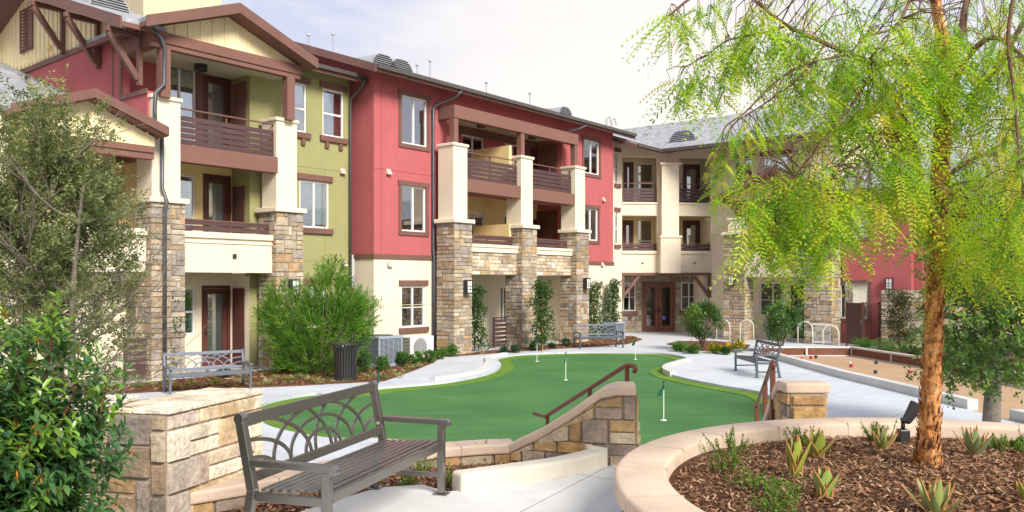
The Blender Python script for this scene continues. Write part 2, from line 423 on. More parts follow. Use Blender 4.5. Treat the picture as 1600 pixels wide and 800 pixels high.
# stones: random ashlar with a real block for every stone
_W = [(.47, .35, .22), (.52, .41, .28), (.40, .28, .17), (.33, .245, .17), (.56, .47, .36), (.45, .28, .13), (.30, .26, .23), (.50, .41, .31), (.37, .32, .28), (.58, .50, .38), (.44, .37, .29)]
WARM = [tuple(.9 * (.82 * q + .18 * g) for q, g in zip(c, (.46, .39, .31))) for c in _W]
RUST = [(.52, .34, .16), (.60, .44, .25), (.43, .26, .12), (.28, .21, .17), (.63, .51, .35), (.35, .27, .21), (.50, .40, .28), (.47, .29, .12)]
LIGHT = [(.62, .50, .36), (.66, .57, .44), (.52, .37, .22), (.70, .62, .50), (.42, .33, .26), (.58, .42, .25), (.48, .40, .33), (.64, .50, .33)]
def ashlar(w, h, unit, seed, maxw=4, maxh=2):
    rnd = random.Random(seed); nx = max(1, round(w / unit)); ny = max(1, round(h / unit)); g = [[0] * nx for _ in range(ny)]; out = []
    for j in range(ny):
        for i in range(nx):
            if g[j][i]: continue
            bh = rnd.choice([1] * 3 + [2] * 2 + ([3] if maxh > 2 else [])); bh = min(bh, maxh, ny - j); bw = rnd.randint(1 if bh > 1 else 2, maxw)
            k = 0
            while k < bw and i + k < nx and not g[j][i + k]: k += 1
            bw = max(1, k)
            for a in range(bh):
                for b in range(bw): g[j + a][i + b] = 1
            out.append((i / nx, j / ny, (i + bw) / nx, (j + bh) / ny))
    return out
def stones(mb, P, w, h, unit=.13, pal=WARM, depth=.03, gap=.007, seed=1, maxw=4, maxh=2):
    """P(a, b, off) -> point; a along, b up, off outwards"""
    rnd = random.Random(seed)
    for a0, b0, a1, b1 in ashlar(w, h, unit, seed, maxw, maxh):
        x0, x1, y0, y1 = a0 * w + gap, a1 * w - gap, b0 * h + gap, b1 * h - gap
        c = rnd.choice(pal); k = rnd.uniform(.82, 1.15); c = tuple(q * k for q in c)
        d = depth * rnd.uniform(.55, 1.2); i = min(.012, (x1 - x0) * .12); j = lambda: rnd.uniform(-.004, .004)
        mb.hexa([P(x0, y0, -.01), P(x1, y0, -.01), P(x1, y1, -.01), P(x0, y1, -.01),
                 P(x0 + i + j(), y0 + i + j(), d + j()), P(x1 - i + j(), y0 + i + j(), d + j()), P(x1 - i + j(), y1 - i + j(), d + j()), P(x0 + i + j(), y1 - i + j(), d + j())], c)
# ------------------------------------------------------------------ ground levels
TER = .80; MUL = .74; PM = 1.13
def flat(name, poly, z0, z1, m, holes=(), kind='structure'):
    """prism with holes"""
    bm = bmesh.new(); edges = []
    for loop in [poly] + list(holes):
        vs_ = [bm.verts.new((p[0], p[1], z1)) for p in loop]
        edges += [bm.edges.new((vs_[i], vs_[(i + 1) % len(vs_)])) for i in range(len(vs_))]
    bmesh.ops.triangle_fill(bm, edges=edges, use_beauty=True, use_dissolve=False)
    top = list(bm.faces)
    ex = bmesh.ops.extrude_face_region(bm, geom=top)
    for g in ex['geom']:
        if isinstance(g, bmesh.types.BMVert): g.co.z = z0
    bmesh.ops.recalc_face_normals(bm, faces=bm.faces)
    me = bpy.data.meshes.new(name); bm.to_mesh(me); bm.free(); me.materials.append(M[m])
    o = bpy.data.objects.new(name, me); col.objects.link(o); o['kind'] = kind; return o
gout = [G(600, 604), G(684, 597), G(740, 588), G(772, 579), G(783, 569), G(777, 561), G(790, 556), G(827, 552), G(915, 549.5), G(1000, 550), G(1045, 553),
        G(1074, 559), G(1072, 567), G(1046, 573), G(1037, 580), G(1069, 590), G(1130, 602), G(1184, 611), (5.75, 18.2), (5.55, 16.2), (5.0, 14.2), (4.0, 12.6), (2.6, 12.0), (1.2, 12.1),
        (-.6, 12.75), G(589, 692, -.08), G(520, 692, -.08), G(450, 680, -.08), G(413, 668, -.08), G(403, 650, -.08), (-5.2, 17.6), (-4.6, 18.9), G(520, 615)]
gout = [(p.x, p.y) for p in smooth_path([(x, y, 0) for x, y in gout], 5, True)]
def inset(poly, d):
    n = len(poly); out = []; area = sum(poly[i][0] * poly[(i + 1) % n][1] - poly[(i + 1) % n][0] * poly[i][1] for i in range(n)); sg = 1 if area > 0 else -1
    for i in range(n):
        a = Vector(poly[i - 3]); b = Vector(poly[(i + 3) % n]); t = (b - a).normalized(); out.append((poly[i][0] - t.y * d * sg, poly[i][1] + t.x * d * sg))
    for _ in range(3): out = [((out[i - 1][0] + 2 * out[i][0] + out[(i + 1) % n][0]) / 4, (out[i - 1][1] + 2 * out[i][1] + out[(i + 1) % n][1]) / 4) for i in range(n)]
    return out
gin = inset(gout, .42)
flat('ground', [(-400, -400), (400, -400), (400, 400), (-400, 400)], -.6, -.30, 'mulch')
cx0, cx1, cy0, cy1 = 8.82, 12.35, 12.0, 29.2
court = [(9.30, 13.0), (8.75, 22.0), (8.70, 28.6), (11.75, 28.6), (12.35, 24.0), (12.55, 13.0)]
flat('courtyard_paving', [(-34, 7.6), (38, 7.6), (38, 62), (-34, 62)], -.29, 0, 'concrete', [gout, court])
flat('putting_green', gin, -.28, -.078, 'turf')
flat('green_fringe', gout, -.285, -.062, 'fringe', [gin])
flat('court_sand', court, -.28, -.03, 'sand')
# upper terrace with the planting bed left of the stairs
bed = [(-6.0, 7.75), (.02, 8.28), (.88, 7.93), (.35, 7.42), (-.54, 6.90), (-.78, 7.12), (-1.6, 6.7), (-2.05, 5.6), (-2.3, 3.2), (-6.0, 3.2)]
terr = [(-6, -8), (9, -8), (9, 6.5), (5.6, 7.0), (4.3, 8.06), (2.55, 8.14), (1.06, 8.12), (.95, 7.9), (.45, 7.35), (-.54, 6.88), (-.78, 7.12), (-1.14, 7.02), (-1.6, 6.3), (-2.1, 5.3), (-2.6, 3.9), (-6, 3.2)]
flat('terrace_paving', terr, -.05, TER, 'terrace')
b = flat('bed_soil', [(-6.5, 3.0), (-2.0, 3.0), (-1.4, 6.5), (-1.1, 7.0), (-.5, 7.2), (.5, 7.7), (.85, 8.0), (.1, 8.30), (-1, 8.1), (-2.1, 6.8), (-2.3, 7.2), (-6.5, 7.0)], -.05, MUL, 'mulch')
# stairs down between the piers: fanned treads
for k in range(4):
    z = TER - .16 * (k + 1); y0 = 8.12; y1 = 8.42 + .36 * (k + 1); wl = 1.0 - .30 * (k + 1); wr = 2.75 + .1 * (k + 1)
    flat('stair_step', [(1.02, y0), (2.72, y0), (wr, y1), (wl, y1)], z - .3, z, 'terrace')
# back beds along the building and islands
BED = [(-19, 17.2), G(180, 616), G(330, 608), G(450, 604), G(520, 600), G(600, 596), G(650, 578), G(677, 567), G(690, 558), G(740, 555), G(800, 550), G(900, 543.5), G(980, 538), G(1003, 531), G(985, 526), (3.0, 37.0), (-3.2, 29.6), (-9.6, 22.2), (-19, 18.0)]
BED = [(-20, 15.6)] + BED[1:]
flat('planting_bed', BED, -.05, .035, 'mulch')
isl = [G(1042, 538), G(1075, 547), G(1120, 550), G(1165, 546), G(1172, 540), G(1120, 534), G(1060, 534)]
flat('planting_bed', isl, -.05, .035, 'mulch')
isr = [(8.9, 30.6), (11.3, 30.4), (13.2, 29.9), (14.2, 30.5), (12.6, 33.2), (10.0, 33.8)]
flat('planting_bed', [(12.2, 29.4), (14.3, 24), (14.5, 14), (22, 14), (24, 24), (15.6, 30.6), (13.6, 31.4)], -.05, .035, 'mulch')

def chips(name, pts_fn, n, size, z, label=None):
    mb = MB(); pal = [(.27, .135, .075), (.36, .20, .115), (.17, .08, .045), (.46, .30, .19), (.10, .05, .03), (.31, .15, .08), (.24, .11, .06)]
    for _ in range(n):
        x, y, zz = pts_fn(); l = U(.4, 1.3) * size; w = l * U(.15, .45); a = U(0, 2 * pi); t = U(-.5, .5); c = random.choice(pal)
        dx = Vector((cos(a) * cos(t), sin(a) * cos(t), sin(t))) * l / 2; dy = Vector((-sin(a), cos(a), U(-.5, .5))) * w / 2
        p = Vector((x, y, zz + U(.0, .022))); mb.add([p - dx - dy * .6, p + dx - dy, p + dx * .9 + dy, p - dx + dy * .8], [(0, 1, 2, 3)], c)
    o = mb.build(name, 'chips', color=True, recalc=False); o['kind'] = 'stuff'; return o
PC = (3.33, 5.27); PR = 2.66
def pin():
    a = U(0, 2 * pi); r_ = (PR - .42) * sqrt(R()); return PC[0] + r_ * cos(a), PC[1] + r_ * sin(a), PM + .01 + .06 * max(0, 1 - r_ / 2)
def inpoly(x, y, P):
    c = False; n = len(P)
    for i in range(n):
        a, b = P[i], P[i - 1]
        if (a[1] > y) != (b[1] > y) and x < (b[0] - a[0]) * (y - a[1]) / (b[1] - a[1]) + a[0]: c = not c
    return c
def inside(P, z):
    xs = [p[0] for p in P]; ys = [p[1] for p in P]
    def f():
        while True:
            x, y = U(min(xs), max(xs)), U(min(ys), max(ys))
            if inpoly(x, y, P): return x, y, z
    return f
chips('mulch_chips', pin, 30000, .038, PM)
chips('mulch_chips', inside([(-2.9, 4.4), (-2.3, 4.8), (-1.6, 6.2), (-1.15, 6.98), (-.5, 7.1), (.9, 7.95), (.1, 8.25), (-1, 8.0), (-2.1, 6.7)], MUL + .005), 5000, .05, MUL)
chips('mulch_chips', inside(BED, .04), 9000, .11, .04)
# ------------------------------------------------------------------ the apartment building
L = Frame((-3.40, 28.3), (.629, .777), (.777, -.629))      # long left facade
C = Frame((5.31, 39.85), (.9945, .1045), (.1045, -.9945))  # entrance facade in the corner
RW = Frame((9.78, 40.3), (.777, -.629), (-.629, -.777))    # right wing
B = thing('apartment_building', 'three-storey apartment building in red, olive and cream stucco around the courtyard', 'building', (-3.4, 28.3, 0))
def part(mb, name, m, parent=None, **k): return mb.build(name, m, parent or B, **k)
def wall(mb, F, s0, s1, z0, z1, d, ops=(), th=.22):
    ss = sorted({s0, s1, *[q for o in ops for q in o[:2] if s0 < q < s1]}); zs = sorted({z0, z1, *[q for o in ops for q in o[2:4] if z0 < q < z1]})
    for i in range(len(zs) - 1):
        run = None
        for j in range(len(ss)):
            free = j < len(ss) - 1 and not any(o[0] < (ss[j] + ss[j + 1]) / 2 < o[1] and o[2] < (zs[i] + zs[i + 1]) / 2 < o[3] for o in ops)
            if free and run is None: run = ss[j]
            if not free and run is not None: mb.fb(F, run, ss[j], d - th, d, zs[i], zs[i + 1]); run = None
def window(F, s0, s1, z0, z1, d, style='slide', trim='full', blind='blind', glass='glass', frac=.9, tm='trim'):
    w = MB(); t = .055; a, b = d - .09, d - .03
    w.fb(F, s0, s1, a, b, z0, z0 + t); w.fb(F, s0, s1, a, b, z1 - t, z1); w.fb(F, s0, s0 + t, a, b, z0 + t, z1 - t); w.fb(F, s1 - t, s1, a, b, z0 + t, z1 - t)
    sm = (s0 + s1) / 2; zm = z0 + (z1 - z0) * .48
    if style in ('slide', 'grid'): w.fb(F, sm - .03, sm + .03, a, b - .004, z0 + t, z1 - t)
    if style == 'hung': w.fb(F, s0 + t, s1 - t, a, b - .004, zm - .03, zm + .03)
    if style in ('grid',): w.fb(F, s0 + t, s1 - t, a + .02, b - .02, zm - .014, zm + .014)
    fr = part(w, 'window', 'white_frame')
    g = MB(); g.fb(F, s0 + t, s1 - t, d - .075, d - .065, z0 + t, z1 - t); g.build('pane', glass, fr)
    if blind:
        m = MB(); zb = z1 - (z1 - z0) * frac; k = int((z1 - zb) / .07)
        for i in range(k):
            z = z1 - .04 - i * .07; m.hexa([F(s0 + .03, d - .15, z - .028), F(s1 - .03, d - .15, z - .028), F(s1 - .03, d - .145, z - .028), F(s0 + .03, d - .145, z - .028),
                                            F(s0 + .03, d - .135, z + .028), F(s1 - .03, d - .135, z + .028), F(s1 - .03, d - .13, z + .028), F(s0 + .03, d - .13, z + .028)])
        m.build('blind', blind, fr)
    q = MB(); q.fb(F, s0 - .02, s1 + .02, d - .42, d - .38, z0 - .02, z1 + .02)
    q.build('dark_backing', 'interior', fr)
    if trim:
        m = MB(); tw = .13
        if trim == 'full':
            m.fb(F, s0 - tw, s0, d + .002, d + .035, z0, z1); m.fb(F, s1, s1 + tw, d + .002, d + .035, z0, z1)
            m.fb(F, s0 - tw - .03, s1 + tw + .03, d + .002, d + .05, z1, z1 + .15); m.fb(F, s0 - tw, s1 + tw, d + .002, d + .045, z0 - .14, z0)
        else:
            m.fb(F, s0 - .12, s1 + .12, d + .002, d + .06, z1 + .02, z1 + .20); m.fb(F, s0 - .12, s1 + .12, d + .002, d + .09, z0 - .18, z0 - .01)
            if trim == 'corbel':
                for s in (s0 + .15, s1 - .15): m.fb(F, s - .07, s + .07, d + .002, d + .07, z0 - .40, z0 - .183)
        m.build('window_trim', tm, fr)
    return (s0, s1, z0, z1)
def door(F, s0, s1, z0, z1, d, glass='glass', blind='greenblind', solid=False, label=None):
    w = MB(); t = .09
    w.fb(F, s0, s0 + t, d - .12, d + .01, z0, z1); w.fb(F, s1 - t, s1, d - .12, d + .01, z0, z1); w.fb(F, s0 + t, s1 - t, d - .12, d + .01, z1 - t, z1)
    a, b = s0 + t + .004, s1 - t - .004; st = .13
    if solid: w.fb(F, a, b, d - .1, d - .045, z0 + .01, z1 - t - .004)
    else:
        w.fb(F, a, a + st, d - .1, d - .045, z0 + .01, z1 - t - .004); w.fb(F, b - st, b, d - .1, d - .045, z0 + .01, z1 - t - .004)
        w.fb(F, a + st, b - st, d - .1, d - .045, z0 + .01, z0 + .26); w.fb(F, a + st, b - st, d - .1, d - .045, z1 - t - .16, z1 - t - .004)
    dr = part(w, 'door', 'wood_door', label=label)
    if not solid:
        g = MB(); g.fb(F, a + st, b - st, d - .08, d - .07, z0 + .26, z1 - t - .16); g.build('pane', glass, dr)
        if blind: g = MB(); g.fb(F, a + st - .02, b - st + .02, d - .13, d - .12, z0 + .2, z1 - t - .1); g.build('blind', blind, dr)
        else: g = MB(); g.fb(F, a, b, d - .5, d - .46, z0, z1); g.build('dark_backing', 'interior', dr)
    h = MB(); h.fb(F, a + .03, a + .07, d - .045, d - .02, z0 + .95, z0 + 1.15); h.fb(F, a + .03, a + .17, d - .02, d - .005, z0 + 1.0, z0 + 1.025); h.build('handle', 'darkmetal', dr)
    return (s0, s1, z0, z1)
def railing(F, s0, s1, d, zb, n, top):
    m = MB()
    for i in range(n): z = zb + .03 + i * .155; m.fb(F, s0, s1, d - .02, d + .02, z, z + .125)
    r_ = part(m, 'balcony_railing', 'rail')
    m = MB(); m.fb(F, s0, s1, d - .035, d + .035, top - .035, top)
    k = max(1, round((s1 - s0) / 1.6))
    for i in range(k + 1): s = s0 + .04 + (s1 - s0 - .08) * i / k; m.fb(F, s - .02, s + .02, d - .065, d - .023, zb, top - .036)
    m.build('top_rail', 'trim', r_)
def lantern(F, s, d, z, h=.42, gl='lampglass'):
    m = MB(); m.fb(F, s - .12, s + .12, d, d + .03, z - h / 2, z + h / 2)
    for a in (-.13, .11): m.fb(F, s + a, s + a + .02, d + .031, d + .2, z - h / 2, z + h / 2)
    m.fb(F, s - .14, s + .14, d + .031, d + .22, z + h / 2 + .001, z + h / 2 + .03); m.fb(F, s - .14, s + .14, d + .031, d + .22, z - h / 2 - .03, z - h / 2 - .001)
    for a in (-.1, 0): m.fb(F, s - .109, s + .109, d + .196, d + .204, z + a, z + a + .015)
    m.fb(F, s - .008, s + .008, d + .205, d + .212, z - h / 2, z + h / 2)
    o = part(m, 'wall_lantern', 'darkmetal')
    m = MB(); m.fb(F, s - .1, s + .1, d + .035, d + .192, z - h / 2 + .01, z + h / 2 - .01); m.build('lamp_glass', gl, o)
def ceiling_lamp(F, s, d, z):
    m = MB(); x, y, _ = F(s, d, 0); m.lathe([(.17, 0), (.19, -.03), (.19, -.06), (.17, -.07), (.17, -.12), (.19, -.13), (.19, -.16), (.15, -.19)], 12, (x, y, z)); part(m, 'ceiling_lamp', 'darkmetal')
def pier(F, sc, df, z_base=4.58, top=7.36, w=.92, uw=.72, seed=1, base=0.0, faces='FLR', upper=True, depth=None):
    dp = depth or w; a, b = sc - w / 2, sc + w / 2; d0, d1 = df - dp, df
    m = MB(); m.fb(F, a + .01, b - .01, d0 + .01, d1 - .01, base, z_base - .002); o = part(m, 'stone_pier', 'mortar')
    m = MB()
    if 'F' in faces: stones(m, lambda x, y, q: F(a - .03 + x, d1 - .01 + q, base + y), w + .06, z_base - base, .135, seed=seed)
    if 'L' in faces: stones(m, lambda x, y, q: F(a + .01 - q, d0 + x, base + y), dp, z_base - base, .135, seed=seed + 50)
    if 'R' in faces: stones(m, lambda x, y, q: F(b - .01 + q, d0 + x, base + y), dp, z_base - base, .135, seed=seed + 90)
    m.build('stone_veneer', 'stone', o, color=True)
    m = MB(); m.fb(F, a - .1, b + .1, d0 - .05, d1 + .1, z_base, z_base + .14); m.build('pier_cap', 'capcream', o, bevel=.02)
    if upper:
        m = MB(); h = uw / 2; c = df - dp / 2 - .06; m.fb(F, sc - h, sc + h, c - h, c + h, z_base + .141, top - .1)
        o2 = part(m, 'stucco_column', 'cream'); m = MB(); m.fb(F, sc - h - .05, sc + h + .05, c - h - .05, c + h + .05, top - .099, top); m.build('column_cap', 'capcream', o2, bevel=.015)

# ---------- left facade, olive section
S, Z = L.S, L.Z
W = []
dG = -.96
for (a, b, zt, zb, st, tr, fr_) in ((446, 479, (455, 127), (455, 204), 'hung', 'corbel', .45), (504, 537, (520, 141), (520, 214), 'hung', 'corbel', .5), (468, 514, (490, 283), (490, 356), 'slide', 'lintel', .9), (470, 508, (490, 446), (490, 512), 'slide', 'lintel', .9)):
    W.append((window, L, S(a, dG), S(b, dG), Z(zb[0], zb[1], dG), Z(zt[0], zt[1], dG), dG, st, tr, 'blind', 'glass', fr_))
ops = [w[2:6] for w in W]
m = MB(); wall(m, L, -5.75, -1.98, 0, 9.3, dG, ops); part(m, 'olive_wall', 'green')
for w in W: w[0](*w[1:])
m = MB()
for z in (3.2, 6.15): m.fb(L, -5.75, -1.99, dG - .001, dG + .004, z, z + .02)
for s in (-4.1, -3.0): m.fb(L, s, s + .02, dG - .001, dG + .004, 3.22, 6.15)
part(m, 'control_joint', surf('joint shade', (.24, .235, .07), .9, None, None, None))
# ---------- red block
W = [(window, L, S(627, 0), S(667, 0), Z(647, 227, 0), Z(647, 152, 0), 0, 'slide', 'full', 'blind', 'glass', .95),
     (window, L, S(627, 0), S(665, 0), Z(647, 362, 0), Z(647, 291, 0), 0, 'slide', 'full', 'blind', 'glass', .8),
     (window, L, S(627, 0), S(664, 0), Z(647, 511, 0), Z(647, 447, 0), 0, 'grid', 'lintel', None, 'glass', .9),
     (window, L, S(912, 0), S(936, 0), Z(924, 272, 0), Z(924, 220, 0), 0, 'slide', 'full', 'blind', 'glass', .5),
     (window, L, S(912, 0), S(934, 0), Z(926, 376, 0), Z(926, 326, 0), 0, 'slide', 'full', None, 'glass', .5)]
ops = [w[2:6] for w in W]; s2, s3 = 1.95, 8.78
ops += [(s2, s3, 0, 2.8), (s2, s3, 3.0, 5.75), (s2, s3, 6.1, 8.6)]
m = MB(); wall(m, L, -1.76, 12.86, 3.46, 9.62, 0, ops); m.fb(L, -1.76, -1.54, -.96 - 3, -.221, 3.46, 9.62)
m.hexa([L(-1.76, -5, 9.62), L(-1.54, -5, 9.62), L(-1.54, -.0, 9.62), L(-1.76, 0, 9.62), L(-1.76, -5, 11.2), L(-1.54, -5, 11.2), L(-1.54, 0, 9.63), L(-1.76, 0, 9.63)])
m.fb(L, 12.64, 12.86, -1.6, -.221, 3.46, 9.62)
m.fb(L, s3, s3 + .2, -1.3, -.221, 6.1, 8.95); m.fb(L, s3, s3 + .2, -1.3, -.221, 3.0, 6.09); m.fb(L, s2 - .2, s2, -1.3, -.221, 3.0, 8.95)
part(m, 'red_wall', 'red')
m = MB(); wall(m, L, -1.76, 12.86, 0, 3.30, 0, ops); m.fb(L, -1.76, -1.54, -.96, -.221, 0, 3.30); m.fb(L, 12.64, 12.86, -1.6, -.221, 0, 3.30)
m.fb(L, s3, s3 + .2, -1.3, -.221, 0, 2.8); m.fb(L, s2 - .2, s2, -1.3, -.221, 0, 2.8)
part(m, 'cream_wall', 'cream')
m = MB(); m.fb(L, -1.80, s2, -.22, .04, 3.3, 3.46); m.fb(L, s3, 12.90, -.22, .04, 3.3, 3.46); m.fb(L, -1.80, -1.54, -.96, -.221, 3.3, 3.46); m.fb(L, 12.7, 12.90, -1.6, -.221, 3.3, 3.46)
part(m, 'trim_band', 'trim')
for w in W: w[0](*w[1:])
m = MB()
for z in (6.25,): m.fb(L, -1.77, s2, -.001, .004, z, z + .02)
for s in (-1.45,): m.fb(L, s, s + .02, -.001, .004, 3.47, 9.2)
part(m, 'control_joint', surf('red joint shade', (.36, .055, .055), .9, None, None, None))
m = MB()
for z in (1.75,): m.fb(L, -1.77, s2, -.001, .004, z, z + .02); m.fb(L, s3 + .6, 12.8, -.001, .004, z, z + .02)
for s in (-1.45, .9): m.fb(L, s, s + .02, -.001, .004, 0, 3.2)
part(m, 'control_joint', surf('cream joint shade', (.55, .46, .33), .9, None, None, None))
# balcony bay two: back walls with doors and windows, slabs, ceilings
db = -1.3
def bay_back(F, s0, s1, z0, z1, d, ops, mat, name): m = MB(); wall(m, F, s0, s1, z0, z1, d, ops, .15); part(m, name, mat)
o3 = [(S(722, db), S(756, db), 6.12, 8.3), (S(789, db), S(815, db), 7.1, 8.3), (S(827, db), S(841, db), 6.12, 8.3)]
bay_back(L, s2, s3, 6.1, 8.95, db, o3, 'red', 'balcony_back_wall')
window(L, *o3[0], db, 'slide', None, 'blind', 'glass', .35); window(L, *o3[1], db, 'slide', None, 'blind', 'glass', .8); door(L, *o3[2], db, blind=None)
m = MB(); m.fb(L, s2, s3 - .01, db + .002, db + .05, 8.3, 8.6); m.fb(L, o3[2][0] - .3, o3[2][0], db + .002, db + .05, 6.1, 8.3); m.fb(L, s3 - .03, s3 - .002, -1.2, -.25, 6.1, 8.45); m.fb(L, o3[2][1], s3 - .031, db + .002, db + .05, 6.1, 8.3); part(m, 'door_surround', 'trim')
o2_ = [(S(727, db), S(757, db), 3.05, 5.3), (S(788, db), S(803, db), 4.3, 5.3), (S(825, db), S(838, db), 3.05, 5.25)]
bay_back(L, s2, s3, 2.95, 6.0, db, o2_, 'yellow', 'balcony_back_wall')
window(L, *o2_[0], db, 'slide', None, 'greenblind', 'glass', .95); window(L, *o2_[1], db, 'slide', None, 'blind', 'glass', .8); door(L, *o2_[2], db, blind=None)
m = MB(); m.fb(L, s3 - .03, s3 - .002, -1.2, -.25, 3.0, 5.6); m.fb(L, o2_[2][1], s3 - .031, db + .002, db + .05, 3.0, 5.6); part(m, 'closet_door', 'wood_door')
o1_ = [(S(738, db), S(752, db), 1.0, 2.35), (S(782, db), S(793, db), .8, 2.35), (S(846, db), S(871, db), .02, 2.3)]
bay_back(L, s2, s3, 0, 2.9, db, o1_, 'cream', 'porch_back_wall')
window(L, *o1_[0], db, 'slide', None, 'blind', 'glass', .9); window(L, *o1_[1], db, 'slide', None, 'greenblind', 'glass', 1); door(L, *o1_[2], db, solid=True)
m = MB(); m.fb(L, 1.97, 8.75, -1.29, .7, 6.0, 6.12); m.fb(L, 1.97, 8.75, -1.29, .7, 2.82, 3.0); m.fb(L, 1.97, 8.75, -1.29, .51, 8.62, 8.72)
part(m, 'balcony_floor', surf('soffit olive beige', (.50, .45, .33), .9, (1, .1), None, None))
m = MB(); m.fb(L, 4.55, 4.7, -1.29, .55, 6.13, 7.75); m.fb(L, 4.55, 4.7, -1.29, .55, 3.01, 4.75); part(m, 'balcony_divider', 'yellow')
ca, cb, cc = S(722, 1.05), S(826, 1.05), S(909, 1.05)
PR_ = [(ca, 5), (cb, 6), (cc, 7)]
for s, sd_ in PR_: pier(L, s, 1.1, seed=sd_, w=.86)
for a, b in ((ca, cb), (cb, cc)):
    m = MB(); m.fb(L, a + .36, b - .36, .45, .95, 5.72, 6.18); part(m, 'balcony_edge', 'brown')
    railing(L, a + .32, b - .32, .75, 6.19, 5, 7.17)
    m = MB(); m.fb(L, a + .43, b - .43, .2, .80, 2.8, 3.62); o = part(m, 'balcony_parapet', 'mortar')
    m = MB(); stones(m, lambda x, y, q: L(a + .43 + x, .79 + q, 2.8 + y), b - a - .86, .82, .135, LIGHT + WARM[:3], seed=31); m.build('stone_veneer', 'stone', o, color=True)
    m = MB(); m.fb(L, a + .43, b - .43, .2, .88, 3.621, 3.90); m.fb(L, a + .43, b - .43, .15, .92, 3.80, 3.86); m.build('parapet_cap', 'capcream', o)
    railing(L, a + .42, b - .42, .6, 3.91, 2, 4.26)
m = MB(); m.fb(L, ca - .12, cc + .12, .52, .80, 8.28, 8.72); m.fb(L, ca - .12, ca + .14, .005, .519, 8.28, 8.72)
for s in (ca, cb, cc): m.fb(L, s - .11, s + .11, .55, .77, 7.30, 8.279)
part(m, 'balcony_beam', 'brown')
ceiling_lamp(L, S(752, -.3), -.3, 8.62); ceiling_lamp(L, S(832, -.3), -.3, 8.62)

# ---------- balcony bay one under the gable
d1 = -1.9; sa, sb = -9.3, -5.75
o3 = [(S(256, d1), S(306, d1), 6.15, Z(280, 103, d1)), (S(316, d1), S(361, d1), 6.12, Z(338, 118, d1))]
bay_back(L, sa, sb, 6.1, 9.0, d1, o3, 'green', 'balcony_back_wall'); window(L, *o3[0], d1, 'slide', None, 'blind', 'glass', .95); door(L, *o3[1], d1, blind='blind')
m = MB(); m.fb(L, sa, sb - .01, d1 + .002, d1 + .05, o3[1][3], o3[1][3] + .35); m.fb(L, o3[0][1], o3[1][0], d1 + .002, d1 + .05, 6.1, o3[1][3]); m.fb(L, sb - .04, sb - .002, -1.8, -1.1, 6.1, 8.5); part(m, 'door_surround', 'trim')
m = MB(); m.fb(L, sa + .2, o3[0][0] - .02, d1 + .002, d1 + .03, 6.13, 8.65); part(m, 'balcony_back_wall', 'red')
o2_ = [(S(272, d1), S(305, d1), 3.3, Z(289, 273, d1)), (S(317, d1), S(361, d1), 3.05, Z(338, 273, d1))]
bay_back(L, sa, sb, 2.95, 6.0, d1, o2_, 'yellow', 'balcony_back_wall'); window(L, *o2_[0], d1, 'hung', None, 'blind', 'glass', .95); door(L, *o2_[1], d1, blind='blind')
o1_ = [(S(284, d1), S(305, d1), Z(295, 523, d1), Z(295, 449, d1)), (S(315, d1), S(360, d1), .03, Z(338, 446, d1))]
bay_back(L, sa, sb, 0, 2.9, d1, o1_, 'cream', 'porch_back_wall'); window(L, *o1_[0], d1, 'hung', None, 'greenblind', 'glass', 1); door(L, *o1_[1], d1)
m = MB(); m.fb(L, sb, sb + .2, d1, dG - .221, 6.1, 9.0); m.fb(L, sb, sb + .2, d1, dG - .221, 3.0, 6.0); part(m, 'balcony_side_wall', 'green')
m = MB(); m.fb(L, sb, sb + .2, d1, dG - .221, 0, 2.8); m.fb(L, sb - .004, sb + .0, -1.2, -.98, .2, 2.7); part(m, 'porch_side_wall', 'cream')
m = MB(); m.fb(L, sb - .04, sb - .006, -1.8, -1.22, 3.0, 5.4); part(m, 'closet_door', 'wood_door'); m = MB(); m.fb(L, sb - .04, sb - .006, -1.8, -1.22, .02, 2.35); part(m, 'closet_door', 'wood_door')
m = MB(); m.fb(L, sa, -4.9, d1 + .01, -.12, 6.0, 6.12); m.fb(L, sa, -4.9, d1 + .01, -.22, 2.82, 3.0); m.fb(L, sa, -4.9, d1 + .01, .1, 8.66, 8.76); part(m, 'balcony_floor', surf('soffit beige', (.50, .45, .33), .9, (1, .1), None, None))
c1, c2 = -8.85, -5.10
pier(L, c1, .10, seed=11, w=.88, uw=.78); pier(L, c2, .10, seed=12, w=.9)
m = MB(); m.fb(L, c1 + .33, c2 - .33, -.35, -.02, 5.72, 6.18); m.fb(L, sa, sa + .2, -1.9, -.8, 5.72, 6.18); part(m, 'balcony_edge', 'brown'); railing(L, c1 + .3, c2 - .3, -.20, 6.19, 5, 7.17)
m = MB(); m.fb(L, c1 + .45, c2 - .45, -.45, -.12, 2.8, 3.74); o = part(m, 'balcony_parapet', 'cream'); m = MB(); m.fb(L, c1 + .45, c2 - .45, -.5, -.05, 3.741, 3.90); m.fb(L, c1 + .45, c2 - .45, -.47, -.09, 3.60, 3.68); m.build('parapet_cap', 'capcream', o)
railing(L, c1 + .44, c2 - .44, -.28, 3.91, 2, 4.24)
m = MB(); x = Z(352, 393, -.1); m.fb(L, -6.85, -6.75, -.119, -.07, 3.2, 3.32); part(m, 'drain_scupper', 'darkmetal')
m = MB(); m.fb(L, sa - .06, c2 + .35, -.08, .2, 8.68, 8.95); m.fb(L, sa - .06, c2 + .32, -.04, .16, 8.55, 8.679); m.fb(L, sa - .06, sa + .2, -1.55, -.081, 8.55, 8.95)
for s in (c1 - .1, c2): m.fb(L, s - .13, s + .13, -.08, .16, 7.30, 8.549)
part(m, 'balcony_beam', 'brown')
ceiling_lamp(L, -7.3, -1.0, 8.66)
